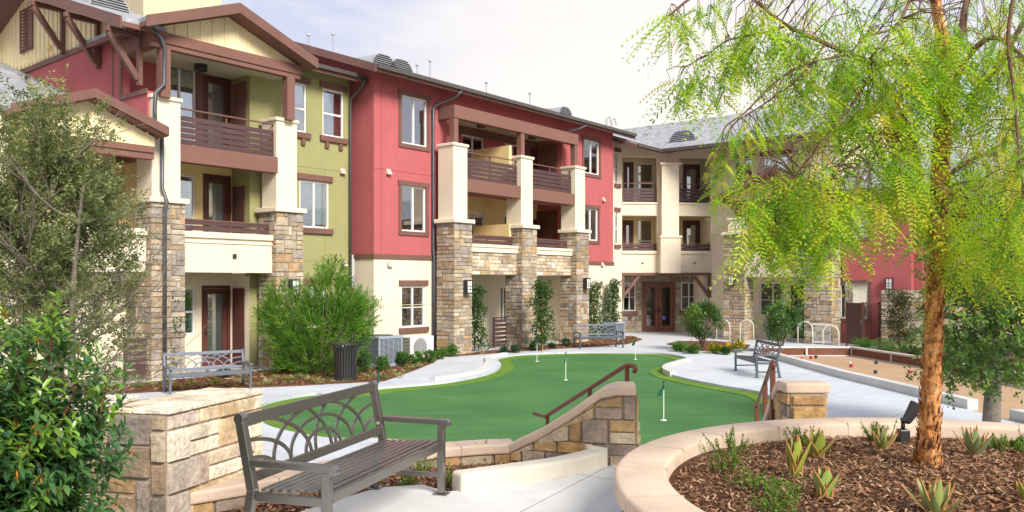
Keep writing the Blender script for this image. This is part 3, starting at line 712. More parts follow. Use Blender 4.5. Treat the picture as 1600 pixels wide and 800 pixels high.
# gable end wall facing left (above the lower wing) with its balcony side opening
m = MB(); m.fb(L, sa, sa + .2, -13.5, -1.45, 6.1, 9.1); m.fb(L, sa, sa + .2, -1.449, -.12, 6.1, 7.45); part(m, 'red_side_wall', 'red')
m = MB(); m.fb(L, sa - .05, sa + .2, -13.5, -1.5, 9.1, 9.25); m.fb(L, sa - .04, sa - .002, -1.55, -.1, 7.38, 7.50); m.fb(L, sa - .04, sa - .002, -1.57, -1.45, 7.5, 8.9); part(m, 'trim_band', 'trim')
def rk(d): return 9.0 + .35 * (.4 - d) if d > -7.5 else 9.0 + .35 * (7.9) - .35 * (-7.5 - d)
m = MB(); m.slab([L(sa, -.1, 0), L(sa, -.1, 0), L(sa, -.1, 0)], .001) if 0 else None
m.ext([L(sa, -.1, 9.251), L(sa, -13.5, 9.251), L(sa, -13.5, rk(-13.5) - .2), L(sa, -7.5, rk(-7.5) - .2), L(sa, -.1, rk(-.1) - .2)], Vector(L(sa + .2, 0, 0)) - Vector(L(sa, 0, 0)))
for i in range(42):
    d = -.5 - i * .31
    if rk(d) - .25 > 9.3: m.fb(L, sa - .03, sa - .001, d - .03, d + .03, 9.255, rk(d) - .25)
part(m, 'board_batten_gable', 'batten')
m = MB()
for d in (-7.85, -7.35):
    m.fb(L, sa - .07, sa - .035, d - .22, d + .22, 9.75, 9.80); m.fb(L, sa - .07, sa - .035, d - .22, d + .22, 11.05, 11.1)
    m.fb(L, sa - .07, sa - .035, d - .22, d - .18, 9.801, 11.049); m.fb(L, sa - .07, sa - .035, d + .18, d + .22, 9.801, 11.049)
    for i in range(12): z = 9.82 + i * .102; m.fb(L, sa - .065, sa - .04, d - .179, d + .179, z, z + .05)
part(m, 'louvre_vent', 'brown')
m = MB()
for d in (-.35, -2.7, -4.9):
    zt = rk(d) - .32; m.fb(L, sa - .14, sa - .035, d - .07, d + .07, zt - 1.35, zt - .01); m.fb(L, sa - .95, sa - .141, d - .07, d + .07, zt - .14, zt - .01)
    a = Vector(L(sa - .88, d, zt - .15)); b = Vector(L(sa - .14, d, zt - 1.2)); m.flatbar([a, b], .14, .12, (.777, -.629, 0))
part(m, 'knee_bracket', 'trim')
m = MB()
for d in (-5.6, -5.9): m.fb(L, sa - .12, sa - .001, d - .12, d + .12, 9.5 + (d + 5.9) * 1.2, 9.6 + (d + 5.9) * 1.2)
part(m, 'wall_vent', 'yellow')

# ---------- roofs
RS = MB(); SO = MB(); FA = MB()
def roof(pts, th=.10, so=.12):
    RS.slab(pts, th); SO.slab([(p[0], p[1], p[2] - th - .002) for p in pts], so)
roof([L(-10.2, .35, 9.02), L(-1.77, -.35, 9.27), L(-1.77, -7.5, 11.77), L(-10.2, -7.5, 11.77)]) if 0 else None
zg = lambda d: 9.27 + .35 * (-.35 - d)
roof([L(-10.15, -.35, zg(-.35)), L(-1.77, -.35, zg(-.35)), L(-1.77, -7.5, zg(-7.5)), L(-10.15, -7.5, zg(-7.5))])
roof([L(-10.15, -7.5, zg(-7.5)), L(-1.77, -7.5, zg(-7.5)), L(-1.77, -14, zg(-1)), L(-10.15, -14, zg(-1))])
roof([L(-10.15, .30, zg(.30)), L(-9.0, .30, zg(.30)), L(-9.0, -.349, zg(-.349)), L(-10.15, -.349, zg(-.349))])
zr = lambda d: 9.40 + .35 * (.75 - d)
roof([L(-2.35, .75, zr(.75)), L(13.5, .75, zr(.75)), L(13.5, -7.5, zr(-7.5)), L(-2.35, -7.5, zr(-7.5))])
roof([L(-2.35, -7.5, zr(-7.5)), L(13.5, -7.5, zr(-7.5)), L(13.5, -14, zr(-1)), L(-2.35, -14, zr(-1))])
FA.fb(L, -2.35, 13.5, .752, .79, 9.18, 9.42); FA.fb(L, -4.3, -1.80, -.348, -.31, 9.05, 9.30)
def rake(F, s, d0, z0, d1, z1, w=.24, t=.04):
    FA.ext([F(s, d0, z0 + .02), F(s, d1, z1 + .02), F(s, d1, z1 - w), F(s, d0, z0 - w)], Vector(F(t, 0, 0)) - Vector(F(0, 0, 0)))
rake(L, -2.392, .79, zr(.79), -7.5, zr(-7.5)); rake(L, -10.195, .30, zg(.30), -7.5, zg(-7.5), .28); rake(L, -10.195, -7.5, zg(-7.5), -14, zg(-1), .28); rake(L, 13.502, .79, zr(.79), -7.5, zr(-7.5))
# cross gable over balcony bay one
gp_, ge0, ge1, gz, gpk = -7.12, -9.72, -4.52, 9.10, 10.08
for a, b in ((ge0, gp_), (gp_, ge1)):
    za, zb = (gz, gpk) if a == ge0 else (gpk, gz)
    roof([L(a, .62, za), L(b, .62, zb), L(b, -3.2, zb), L(a, -3.2, za)])
    e_ = .64; FA.ext([L(a, e_, za + .02), L(b, e_, zb + .02), L(b, e_, zb - .26), L(a, e_, za - .26)], Vector(L(0, .04, 0)) - Vector(L(0, 0, 0)))
FA.fb(L, ge1 + .002, ge1 + .04, -.3, .62, gz - .24, gz + .02)
m = MB(); sl_ = (gpk - gz) / (gp_ - ge0); gt = lambda s: gpk - abs(s - gp_) * sl_ - .24
m.ext([L(sa + .0, -.02, 8.951), L(c2 + .35, -.02, 8.951), L(c2 + .35, -.02, max(8.96, gt(c2 + .35))), L(gp_, -.02, gt(gp_)), L(sa, -.02, max(8.96, gt(sa)))], Vector(L(0, .08, 0)) - Vector(L(0, 0, 0)))
for i in range(12):
    s = -9.0 + i * .36
    if gt(s) > 9.05: m.fb(L, s - .02, s + .02, .062, .085, 8.955, gt(s) - .03)
part(m, 'board_batten_gable', 'batten')
# yellow corner section and right wing roof with its valley
zy = lambda q: 8.90 + .35 * q
roof([L(13.0, 1.2, zy(0)), L(15.3, 1.2, zy(0)), L(24.0, -7.5, zy(8.7)), L(13.0, -7.5, zy(8.7))])
roof([L(15.3, 1.2, zy(0)), L(15.3, 9.0, zy(0)), L(24.0, 9.0, zy(8.7)), L(24.0, -7.5, zy(8.7))])
roof([L(24.0, -7.5, zy(8.7)), L(24.0, 9.0, zy(8.7)), L(31, 9.0, zy(1)), L(31, -7.5, zy(1))])
gt_ = MB()
gt_.fb(L, -2.35, 13.5, .792, .90, 9.27, 9.40); gt_.fb(L, -4.3, -1.85, -.308, -.20, 9.16, 9.28); gt_.fb(L, 13.0, 15.3, 1.202, 1.30, 8.71, 8.86); gt_.fb(L, 15.19, 15.29, 1.302, 9.0, 8.71, 8.86)
part(gt_, 'gutter', surf('bronze gutter', (.11, .095, .085), .35, (3, .1), None, None, .3))
rake(L, 17.0, 9.0, 0, 9.0, 0) if 0 else None
FA.ext([L(15.3, 9.002, zy(0) + .02), L(24.0, 9.002, zy(8.7) + .02), L(24.0, 9.002, zy(8.7) - .3), L(15.3, 9.002, zy(0) - .3)], Vector(L(0, .04, 0)) - Vector(L(0, 0, 0)))
# lower two-storey wing on the left with porch gable
zl = lambda d: 6.38 + .35 * (-d)
roof([L(-26, -.05, zl(-.05)), L(sa - .02, -.05, zl(-.05)), L(sa - .02, -9.5, zl(-9.5)), L(-26, -9.5, zl(-9.5))])
pg, p0, p1, pz, ppk = -10.95, -12.75, -9.15, 6.42, 7.07
for a, b in ((p0, pg), (pg, p1)):
    za, zb = (pz, ppk) if a == p0 else (ppk, pz)
    bk = -.55 if b == p1 else -1.6
    roof([L(a, .62, za), L(b, .62, zb), L(b, -.2 if b == p1 else -1.9, zb), L(a, -.2 if a == p0 else -1.9, za)])
    FA.ext([L(a, .64, za + .02), L(b, .64, zb + .02), L(b, .64, zb - .2), L(a, .64, za - .2)], Vector(L(0, .04, 0)) - Vector(L(0, 0, 0)))
FA.fb(L, -26, p0, -.048, -.01, 6.2, 6.4); FA.fb(L, p1 + .002, p1 + .04, -.1, .62, pz - .2, pz + .02)
m = MB(); m.ext([L(p0 + .3, .18, 5.961), L(-9.30, .18, 5.961), L(-9.30, .18, 6.2), L(pg, .18, 6.85), L(p0 + .3, .18, 6.26)], Vector(L(0, .08, 0)) - Vector(L(0, 0, 0)))
for i in range(9): s = -9.5 - i * .34; m.fb(L, s - .02, s + .02, .262, .285, 5.965, 6.84 - abs(s - pg) * .36)
m.fb(L, -12.6, sa, -1.95, -1.8, 3.0, 6.3) ; part(m, 'porch_gable_wall', 'batten')
m = MB(); m.fb(L, -12.6, -9.32, .0, .30, 5.80, 5.96); m.fb(L, -12.6, -9.32, .04, .26, 5.64, 5.799); part(m, 'porch_beam', 'brown')
m = MB(); m.fb(L, -26, -9.33, -.45, -.12, 2.8, 3.74); m.fb(L, -26, -9.33, -.5, -.05, 3.741, 3.9); m.fb(L, -26, sa - .02, -1.4, -1.2, 0, 2.79); m.fb(L, -13.6, -12.6, -.9, .1, 3.9, 6.3); part(m, 'lower_wing_wall', 'cream')
o_ = [(S(150, -1.8) - .3, S(163, -1.8), 4.0, 5.5)]; window(L, *o_[0], -1.72, 'slide', 'full', None, 'glass')
window(L, -16.5, -15.0, 4.2, 5.6, .06, 'slide', 'full'); m = MB(); m.fb(L, -26, -13.6, -.3, 0, 3.9, 6.3); part(m, 'lower_wing_wall', 'cream')
m = MB(); m.fb(L, -26, sa - .02, -1.95, -.46, 2.6, 2.79); part(m, 'balcony_floor', 'cream')
part(RS, 'shingle_roof', 'shingle'); part(SO, 'roof_soffit', 'brown'); part(FA, 'fascia_board', 'trim')
# half-round roof vents and pipes
def roofvent(px, py, d, zf, wd=1.15, F=L):
    s = F.S(px, d); z = zf(d); mm_ = MB(); n = 12; h = wd * .42
    arc = [(cos(pi * i / n) * wd / 2, sin(pi * i / n) * h) for i in range(n + 1)]
    front = [F(s + a, d, z - .05 + q) for a, q in arc]; back = [F(s + a * .95, d - 1.1, z + .34 + q * .12) for a, q in arc]
    for i in range(n): mm_.add([front[i], front[i + 1], back[i + 1], back[i]], [(0, 1, 2, 3)])
    mm_.ext(front, Vector(F(0, -.03, 0)) - Vector(F(0, 0, 0)))
    o = part(mm_, 'roof_vent', 'galv'); q = MB()
    for i in range(6):
        zz_ = .05 + i * h / 7; w_ = wd / 2 * sqrt(max(0, 1 - (zz_ / h) ** 2)) - .06
        if w_ > .05: q.fb(F, s - w_, s + w_, d + .002, d + .02, z - .05 + zz_, z - .05 + zz_ + .03)
    q.build('louvre', 'black', o)
roofvent(600, 100, -.9, zr); roofvent(628, 104, -.9, zr); roofvent(884, 170, -1.6, zr, 1.1)
for px, h, d in ((482, .5, -4), (520, .9, -4.5), (652, .5, -2.2), (672, .9, -2.4), (760, .6, -1.8), (828, .7, -1.8)):
    m = MB(); x, y, _ = L(S(px, d), d, 0); z = zr(d); h *= .75; m.tube([(x, y, z - .2), (x, y, z + h)], .025, 6)
    if h < .8: m.lathe([(.05, 0), (.07, .02), (.07, .07), (.03, .09)], 8, (x, y, z + h - .03))
    part(m, 'vent_pipe', 'galv')
def rwvent():
    F2 = Frame(L(15.3, 0, 0)[:2], (.777, -.629), (-.629, -.777)); d = -1.4; s = F2.S(1066, d)
    roofvent(1066, 211, d, lambda dd: zy(-dd - 0.0) , 1.5, F2)
rwvent()
m = MB()
for s in (16.3, 16.9): x, y, _ = L(s + 7, -7, 0); m.tube([(x, y, 11.5), (x, y, 12.6), (x + .2, y, 12.7), (x + .3, y, 12.3)], .06, 6)
part(m, 'vent_pipe', 'galv')
# roof-top block and vent seen over the front gable
m = MB(); m.fb(L, -5.6, -2.6, -9.5, -7.6, 11.0, 13.6); part(m, 'chimney_block', 'block')
roofvent(172, 10, -5.2, zg, 1.3)
# downspouts
def spout(pts, r_=.05): m = MB(); m.tube(pts, r_, 8); part(m, 'downspout', 'pipe', smooth=True)
sx = S(570, -.2); spout([L(-1.95, -.2, 9.15), L(-1.95, -.45, 8.85), L(-2.0, -.86, 8.6), L(-2.0, -.88, 8.3), L(-2.0, -.88, .1)])
sx = S(677, .08); spout([L(1.55, .85, 9.25), L(1.5, .6, 9.05), L(sx + .1, .1, 8.75), L(sx, .08, 8.6), L(sx, .08, 4), L(sx, .08, 3.7), L(sx, .12, 3.4), L(sx, .10, .1)])
spout([L(9.4, .85, 9.2), L(9.2, .6, 9.05), L(8.3, .2, 8.75)])
spout([L(-9.4, .25, 8.98), L(-9.15, .3, 8.75), L(-9.03, .25, 8.55), L(-9.03, .22, 7.6), L(-9.25, .2, 7.35), L(-9.27, .2, 6.9), L(-9.25, .2, 6.4)])
spout([L(-9.02, .1, 6.3), L(-9.02, .1, 4.95), L(-9.0, .16, 4.8), L(-8.98, .26, 4.6), L(-9.0, .2, 4.4), L(-9.0, .19, .1)])
# lanterns, wall vents
lantern(L, -5.2 + .15, .13, Z(450, 449, .2)); lantern(L, ca + .1, 1.13, Z(727, 448, 1.13)); lantern(L, cc + .1, 1.13, Z(920, 443, 1.13)); lantern(L, S(964, -.1), -.48, Z(964, 443, -.5))
m = MB()
for px, py, d in ((534, 268, dG), (606, 269, 0), (608, 413, 0), (537, 412, dG), (942, 312, 0), (940, 413, 0)):
    s, z = S(px, d), Z(px, py, d); m.hexa([L(s - .1, d, z - .08), L(s + .1, d, z - .08), L(s + .1, d + .12, z - .08), L(s - .1, d + .12, z - .08), L(s - .1, d, z + .1), L(s + .1, d, z + .1), L(s + .1, d + .03, z + .1), L(s - .1, d + .03, z + .1)])
part(m, 'wall_vent', surf('pinkish vent hood', (.55, .45, .38), .6, None, None, None))
m = MB(); m.tube([L(1.0, .12, .05), L(1.0, .14, .6), L(1.25, .2, .75)], .05, 8); m.fb(L, 1.55, 1.7, .01, .09, .7, .95); m.tube([L(1.62, .05, .7), L(1.62, .06, .3), L(1.3, .1, .1)], .025, 6); part(m, 'utility_conduit', 'darkmetal')

# ---------- yellow stretch beyond the red block
W = []
dY = -.5
for yt, yb in ((238, 287), (331, 382)):
    W.append((S(961.5, dY), S(966.5, dY), Z(964, yb, dY), Z(964, yt, dY)))
m = MB(); wall(m, L, 12.86, 14.47, 0, 9.15, dY, W); part(m, 'cream_wall', 'cream')
for w in W: window(L, *w, dY, 'hung', 'lintel', None)
# ---------- entrance facade in the corner
SC = C.S; CW = 4.5; k32 = 32.2
zc = lambda y: EYE + (440 - y) / k32
l0, l1, r0, r1 = SC(972, 0), SC(1027, 0), SC(1061, 0), SC(1111, 0)
ztp = zc(246)
op = [(l0, r1, -.1, 2.95), (l0, l1, zc(392.5), zc(337)), (r0, r1, zc(392.5), zc(337)), (l0, l1, zc(319), ztp), (r0, r1, zc(319), ztp)]
m = MB(); wall(m, C, 0, CW, 0, 8.68, 0, op, .25); m.ext([C(0, -.25, 8.68), C(CW, -.25, 8.68), C(CW, -.25, 9.3), C(2.3, -.25, 8.76), C(0, -.25, 9.22)], Vector(C(0, .25, 0)) - Vector(C(0, 0, 0))); part(m, 'cream_wall', 'cream')
m = MB(); m.fb(C, l1 + .05, r0 - .05, .002, .45, 2.96, zc(372)); m.fb(C, l1 + .12, r0 - .12, .002, .38, zc(372) + .1, zc(259)); o = part(m, 'entrance_pilaster', 'cream')
m = MB(); m.fb(C, l1, r0, .003, .5, zc(372) + .001, zc(372) + .099); m.fb(C, l1 + .02, r0 - .02, .003, .48, zc(259) + .001, zc(256)); m.build('pilaster_cap', 'capcream', o)
m = MB()
for a, b in ((l0, l1), (r0, r1)): m.fb(C, a - .02, b + .02, .003, .07, zc(396.5), zc(392)); m.fb(C, a, b, .003, .05, zc(319), zc(316.5))
part(m, 'parapet_cap', 'capcream')
for a, b in ((l0, l1), (r0, r1)):
    railing(C, a + .01, b - .01, .02 - .15, zc(392), 2, zc(380)); railing(C, a + .01, b - .01, -.15, zc(319), 5, zc(286))
m = MB(); m.fb(C, 0, CW, -1.9, -.251, zc(337), zc(319)); m.fb(C, 0, CW, -2.2, -.251, 2.96, 3.2); m.fb(C, -.1, CW + .1, -1.9, -.26, zc(243) + .02, zc(243) + .08); part(m, 'balcony_floor', 'cream')
dC = -1.5
for fl, (zb, ztop) in enumerate(((zc(392) - .9, zc(337)), (zc(319) - .02, zc(243)))):
    lo = zb
    if fl == 0: lo = 3.2; oo = [(SC(972, dC) , SC(990, dC), lo, zc(341)), (SC(996, dC), SC(1020, dC), lo + .4, zc(340)), (SC(1067, dC), SC(1094, dC), lo, zc(340))]
    else: oo = [(SC(974, dC), SC(990, dC), lo, zc(247)), (SC(996, dC), SC(1021, dC), lo + .4, zc(249)), (SC(1067, dC), SC(1094, dC), lo, zc(249))]
    m = MB(); wall(m, C, -.6, CW + .6, lo, ztop + .1, dC, oo, .15); part(m, 'balcony_back_wall', 'cream' if fl else 'yellow')
    door(C, *oo[0], dC, 'glassgold', 'blind'); window(C, *oo[1], dC, 'hung', None, 'blind', 'glassgold', .4); door(C, *oo[2], dC, 'glassgold', 'greenblind')
m = MB(); m.fb(C, (l1 + r0) / 2 - .1, (l1 + r0) / 2 + .1, -1.5, -.26, 3.2, 8.6); m.fb(C, CW - .08, CW + .12, -1.5, -.26, 3.2, 8.6); m.fb(C, -.1, .06, -1.5, -.26, 3.2, 8.6); part(m, 'balcony_side_wall', 'cream')
lantern(C, SC(1104, -1.3), -1.45, zc(248) - .35, .3); lantern(C, SC(1103, -1.3), -1.45, zc(341) - .1, .26, 'lit')
# recessed stone entrance
dE = -1.9
e0, e1 = SC(1003, dE), SC(1055, dE); zt = C.Z(1029, 440, dE)
ow = [(e0, e1, 0, zt), (SC(973, dE), SC(993, dE), C.Z(980, 486, dE), C.Z(980, 441, dE)), (SC(1064, dE), SC(1088, dE), C.Z(1075, 485, dE), C.Z(1075, 441, dE))]
m = MB(); wall(m, C, -.4, CW + .4, 0, 3.0, dE, ow, .2); o = part(m, 'entrance_wall', 'mortar')
m = MB()
segs = [(-.3, ow[1][0], 0, 2.95), (ow[1][1] + .03, e0 - .02, 0, 2.95), (e1 + .02, ow[2][0] - .03, 0, 2.95), (ow[2][1], CW - .4, 0, 2.95), (ow[1][0], ow[1][1], 0, ow[1][2] - .2), (ow[2][0], ow[2][1], 0, ow[2][2] - .2), (ow[1][0], ow[1][1], ow[1][3] + .03, 2.95), (ow[2][0], ow[2][1], ow[2][3] + .03, 2.95), (e0, e1, zt + .04, 2.95)]
for i, (a, b, c_, d_) in enumerate(segs):
    if b - a > .1 and d_ - c_ > .06: stones(m, lambda x, y, q: C(a + x, dE + q, c_ + y), b - a, d_ - c_, .14, WARM, seed=100 + i)
m.build('stone_veneer', 'stone', o, color=True)
window(C, *ow[1], dE + .06, 'grid', None, None, 'glassdark'); window(C, *ow[2], dE + .06, 'grid', None, None, 'glassdark')
m = MB()
for w in ow[1:]: m.fb(C, w[0] - .1, w[1] + .1, dE + .03, dE + .14, w[2] - .19, w[2] - .01); m.fb(C, w[0] + .3, w[0] + .45, dE + .03, dE + .12, w[2] - .4, w[2] - .191)
part(m, 'window_sill', 'trim')
m = MB(); t = .09; mid = (e0 + e1) / 2; d = dE
m.fb(C, e0, e0 + t, d - .12, d + .03, 0, zt); m.fb(C, e1 - t, e1, d - .12, d + .03, 0, zt); m.fb(C, e0 + t, e1 - t, d - .12, d + .03, zt - t, zt)
ED = part(m, 'entrance_door', 'trim', label='double glazed brown entrance doors')
for i, (a, b) in enumerate(((e0 + t + .005, mid - .012), (mid + .012, e1 - t - .005))):
    m = MB(); st = .16; top = zt - t - .005
    m.fb(C, a, a + st, d - .08, d - .02, .01, top); m.fb(C, b - st, b, d - .08, d - .02, .01, top); m.fb(C, a + st, b - st, d - .08, d - .02, .01, .30); m.fb(C, a + st, b - st, d - .08, d - .02, top - .2, top)
    m.build('door_leaf', surf('reddish brown door leaf', (.20, .075, .045), .4, (2, .1), None, None), ED)
    m = MB(); m.fb(C, a + st, b - st, d - .06, d - .05, .30, top - .2); m.build('pane', 'glassdark', ED)
    m = MB(); q = (b - .05 if i == 0 else a + .05); m.fb(C, q - .02, q + .02, d - .019, d + .05, .98, 1.22); m.fb(C, min(q, q + (-.16 if i == 0 else .16)), max(q, q + (-.16 if i == 0 else .16)), d + .02, d + .045, 1.0, 1.03); m.build('handle', 'darkmetal', ED)
    if i: 
        x0 = a + st + .04; m = MB(); m.fb(C, x0, x0 + .17, d - .049, d - .043, .62, .80); m.build('access_sticker', 'blue', ED)
        m = MB(); m.tube([C(x0 + .08 + .04 * cos(q_ * pi / 8), d - .041, .675 + .04 * sin(q_ * pi / 8)) for q_ in range(4, 18)], .005, 4); m.fb(C, x0 + .068, x0 + .08, d - .0425, d - .039, .69, .765); m.fb(C, x0 + .08, x0 + .115, d - .0425, d - .039, .69, .70); m.fb(C, x0 + .064, x0 + .084, d - .0425, d - .039, .772, .79); m.fb(C, x0 + .115, x0 + .125, d - .0425, d - .039, .655, .70); m.build('access_symbol', 'white', ED)
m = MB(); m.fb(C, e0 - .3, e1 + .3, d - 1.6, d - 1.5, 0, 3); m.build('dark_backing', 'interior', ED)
m = MB()
m.fb(C, l0 + .0, r1 - .0, -.2, .04, 2.85, 2.98)
for s, sg in ((l0 + .06, 1), (r1 - .06, -1)):
    m.fb(C, s - .06, s + .06, -.15, .02, 1.75, 2.849); m.flatbar([C(s + sg * .02, -.06, 1.85), C(s + sg * .75, -.06, 2.80)], .14, .14, (.1045, -.9945, 0))
part(m, 'entrance_beam', 'trim')
m = MB(); m.fb(C, -.02, l0 - .002, -1.85, -.26, 0, 2.9); m.fb(C, CW - .35, CW + .2, -1.85, -.26, 0, 2.9); part(m, 'entrance_side_wall', 'cream')
m = MB()
for px in (1004, 1085): s = SC(px, .0); m.fb(C, s - .04, s + .04, .004, .05, zc(412), zc(410)); 
part(m, 'drain_scupper', 'darkmetal')
# ---------- right wing, three storeys then a red two-storey block and an olive one
SR, ZR = RW.S, RW.Z
W = [(SR(1147, 0), SR(1176, 0), 6.9, 8.4), (SR(1192, 0), SR(1232, 0), 6.9, 8.4)]
m = MB(); wall(m, RW, -.1, 6.1, 0, 9.15, 0, W); m.ext([RW(5.9, -.221, 0), RW(5.9, -8, 0), RW(5.9, -8, 11.5), RW(5.9, -.221, 9.15)], Vector(RW(.22, 0, 0)) - Vector(RW(0, 0, 0))); part(m, 'yellow_wall', 'cream')
for w in W: window(RW, *w, 0, 'slide', 'lintel')
dp = 3.4; q0, q1 = SR(1147, dp), SR(1278, dp)
pier(RW, q0, dp, seed=21, top=5.35, w=.95); pier(RW, q1, dp, seed=22, top=5.35, w=1.1)
m = MB(); m.fb(RW, q0 + .45, q1 - .5, dp - .55, dp - .15, 2.75, 3.86); m.fb(RW, q0 - 1.2, q0 - .45, dp - .5, dp - .2, 2.75, 3.86) if 0 else None
m.fb(RW, q0 + .4, q1 + .3, .0, dp - .56, 2.75, 2.9); part(m, 'balcony_parapet', 'cream')
railing(RW, q0 + .35, q1 - .5, dp - .4, 3.87, 2, 4.22)
w1 = [(SR(1187, 1.0), SR(1228, 1.0), 1.0, 2.5), (SR(1236, 1.0), SR(1262, 1.0), .02, 2.4)]
m = MB(); wall(m, RW, q0 - .3, q1 + .5, 0, 2.75, 1.0, w1); wall(m, RW, q0 - .3, q1 + .5, 2.9, 6.3, 1.0, []); part(m, 'porch_back_wall', 'cream')
window(RW, *w1[0], 1.0, 'grid', None, 'greenblind', 'glass', 1); door(RW, *w1[1], 1.0)
window(RW, SR(1175, 1.05), SR(1205, 1.05), 3.6, 5.2, 1.1, 'slide', None)
m = MB(); m.fb(RW, q0 - .3, q1 + .3, dp - .65, dp - .3, 5.75, 6.1)
for s in (q0, q1): m.fb(RW, s - .12, s + .12, dp - .6, dp - .35, 5.3, 5.749)
part(m, 'porch_beam', 'trim')
R2 = MB(); qm = (q0 + q1) / 2; ez, pz2 = 6.25, 7.35
FB = MB(); SB = MB()
for a, b, za, zb in ((q0 - .8, qm, ez, pz2), (qm, q1 + .9, pz2, ez)):
    p = [RW(a, dp + .35, za), RW(b, dp + .35, zb), RW(b, .01, zb), RW(a, .01, za)]
    R2.slab(p, .1); SB.slab([(x, y, z - .102) for x, y, z in p], .12)
    FB.ext([RW(a, dp + .37, za + .02), RW(b, dp + .37, zb + .02), RW(b, dp + .37, zb - .24), RW(a, dp + .37, za - .24)], Vector(RW(0, .04, 0)) - Vector(RW(0, 0, 0)))
m = MB(); m.ext([RW(q0 - .3, dp - .4, 6.101), RW(q1 + .3, dp - .4, 6.101), RW(q1 + .3, dp - .4, 6.3), RW(qm, dp - .4, 7.1), RW(q0 - .3, dp - .4, 6.3)], Vector(RW(0, .1, 0)) - Vector(RW(0, 0, 0))); part(m, 'porch_gable_wall', 'yellow')
dr = 2.1; W = [(SR(1312, dr), SR(1356, dr), Z(0, 0, 0) if 0 else RW.Z(1334, 498, dr), RW.Z(1334, 443, dr)), (SR(1330, dr), SR(1356, dr), RW.Z(1343, 371, dr), RW.Z(1343, 320, dr))]
rs0, rs1 = q1 + .56, SR(1424, dr)
m = MB(); wall(m, RW, rs0, rs1, 0, 6.4, dr, W); m.fb(RW, rs0, rs0 + .2, -1, dr - .221, 0, 6.4); m.fb(RW, rs1 - .22, rs1 - .001, -1, dr - .221, 0, 6.4); m.fb(RW, rs1, SR(1441, dr - .35), -1, dr - .35, 0, 6.4); part(m, 'red_wall', 'red')
for w in W: window(RW, *w, dr, 'slide', 'full', 'greenblind')
do_ = dr - .9
wo_ = [(SR(1478, do_), SR(1500, do_), 1.2, 2.4), (SR(1520, do_), SR(1560, do_), 1.2, 2.4), (SR(1520, do_), SR(1560, do_), 4.0, 5.3)]
m = MB(); wall(m, RW, SR(1442, dr - .35), 30, 0, 6.42, do_, wo_); part(m, 'olive_wall', surf('pale olive stucco', (.48, .46, .26), .9, (1, .08), None, None))
for w in wo_: window(RW, *w, do_, 'slide', 'lintel')
p = [RW(rs0 - .5, dr + .5, 6.3), RW(30, dr + .5, 6.3), RW(30, dr - 5, 8.2), RW(rs0 - .5, dr - 5, 8.2)]
R2.slab(p, .1); SB.slab([(x, y, z - .102) for x, y, z in p], .12); FB.fb(RW, rs0 - .5, 30, dr + .502, dr + .54, 6.1, 6.32)
part(R2, 'shingle_roof', 'shingle'); part(SB, 'roof_soffit', 'brown'); part(FB, 'fascia_board', 'trim')
lantern(RW, q0 - .05, dp + .03, RW.Z(1135, 438, dp)); lantern(RW, SR(1391, dr), dr, RW.Z(1391, 443, dr))
x, y, _ = RW(SR(1303, dr) - .0, dr + .1, 0); spout([(x, y, 6.1), (x, y, .1)])
# porch slabs
m = MB(); m.fb(L, -12, -5.3, -1.89, .35, -.02, .05); m.fb(L, 1.2, 8.7, -1.29, .9, -.02, .05); part(m, 'porch_slab', 'concrete')
m = MB(); m.fb(L, 4.0, 5.1, .25, .30, .06, 1.1) if 0 else None
for i in range(6): m.fb(L, 5.55 - 1.6, 5.55 - .9, .3, .34, .2 + i * .16, .31 + i * .16)
m.fb(L, 3.9, 3.95, .28, .36, .05, 1.15); m.fb(L, 3.9, 4.7, .28, .36, 1.151, 1.2); part(m, 'porch_railing', 'rail')
m = MB()
for i in range(6): m.fb(L, -9.95, -9.40, .0, .04, .2 + i * .16, .31 + i * .16)
m.fb(L, -9.97, -9.92, -.02, .06, .05, 1.15); m.build('porch_railing', 'rail', B)
# ------------------------------------------------------------------ stone block wall at the left
WALLP = [(-2.56, 6.12), (-2.20, 7.25), (-2.72, 7.42), (-3.12, 6.86), (-6.2, 6.98), (-6.2, 6.36), (-3.04, 6.20)]
SW = thing('stone_wall', 'thick pale sandstone block wall standing between the glossy shrub and the big bench', 'wall', (-2.56, 6.12, MUL))
core = MB(); core.prism(WALLP, .3, 1.565); core.build('wall_core', 'mortar', SW)
def edge_frame(a, b):
    a, b = Vector(a), Vector(b); u = (b - a); l = u.length; u.normalize(); n = Vector((u.y, -u.x)); return Frame(tuple(a), tuple(u), tuple(n)), l
m = MB()
F_, l_ = edge_frame(WALLP[0], WALLP[1]); stones(m, lambda x, y, q: F_(x, q, .60 + y), l_, .96, .12, LIGHT, .03, .003, 47, 3, 2)
F_, l_ = edge_frame(WALLP[6], WALLP[0]); stones(m, lambda x, y, q: F_(x, q, .60 + y), l_, .96, .12, [(c[0] * .75, c[1] * .72, c[2] * .68) for c in WARM], .035, .006, 43, 3, 3)  # shaded side of the block: its shade is put into darkened stone colours
F_, l_ = edge_frame(WALLP[5], WALLP[6]); stones(m, lambda x, y, q: F_(x, q, .60 + y), l_, .96, .12, WARM, .03, .006, 44, 4, 3)
F_, l_ = edge_frame(WALLP[1], WALLP[2]); stones(m, lambda x, y, q: F_(x, q, .60 + y), l_, .96, .12, LIGHT, .03, .006, 45, 3, 3)
m.build('stone_face', 'stone', SW, color=True, bevel=.004)
m = MB(); tops = [[WALLP[0], (-2.38, 6.70), (-2.95, 6.78), WALLP[6]], [(-2.38, 6.70), WALLP[1], WALLP[2], (-2.95, 6.78)]]
for i, (a, b) in enumerate(((0, .5), (.5, 1))):
    pass
def lerp2(p, q, t): return (p[0] + (q[0] - p[0]) * t, p[1] + (q[1] - p[1]) * t)
A, Bq, Cq, D = (-2.53, 6.09), (-2.17, 7.28), (-2.74, 7.46), (-3.10, 6.19)
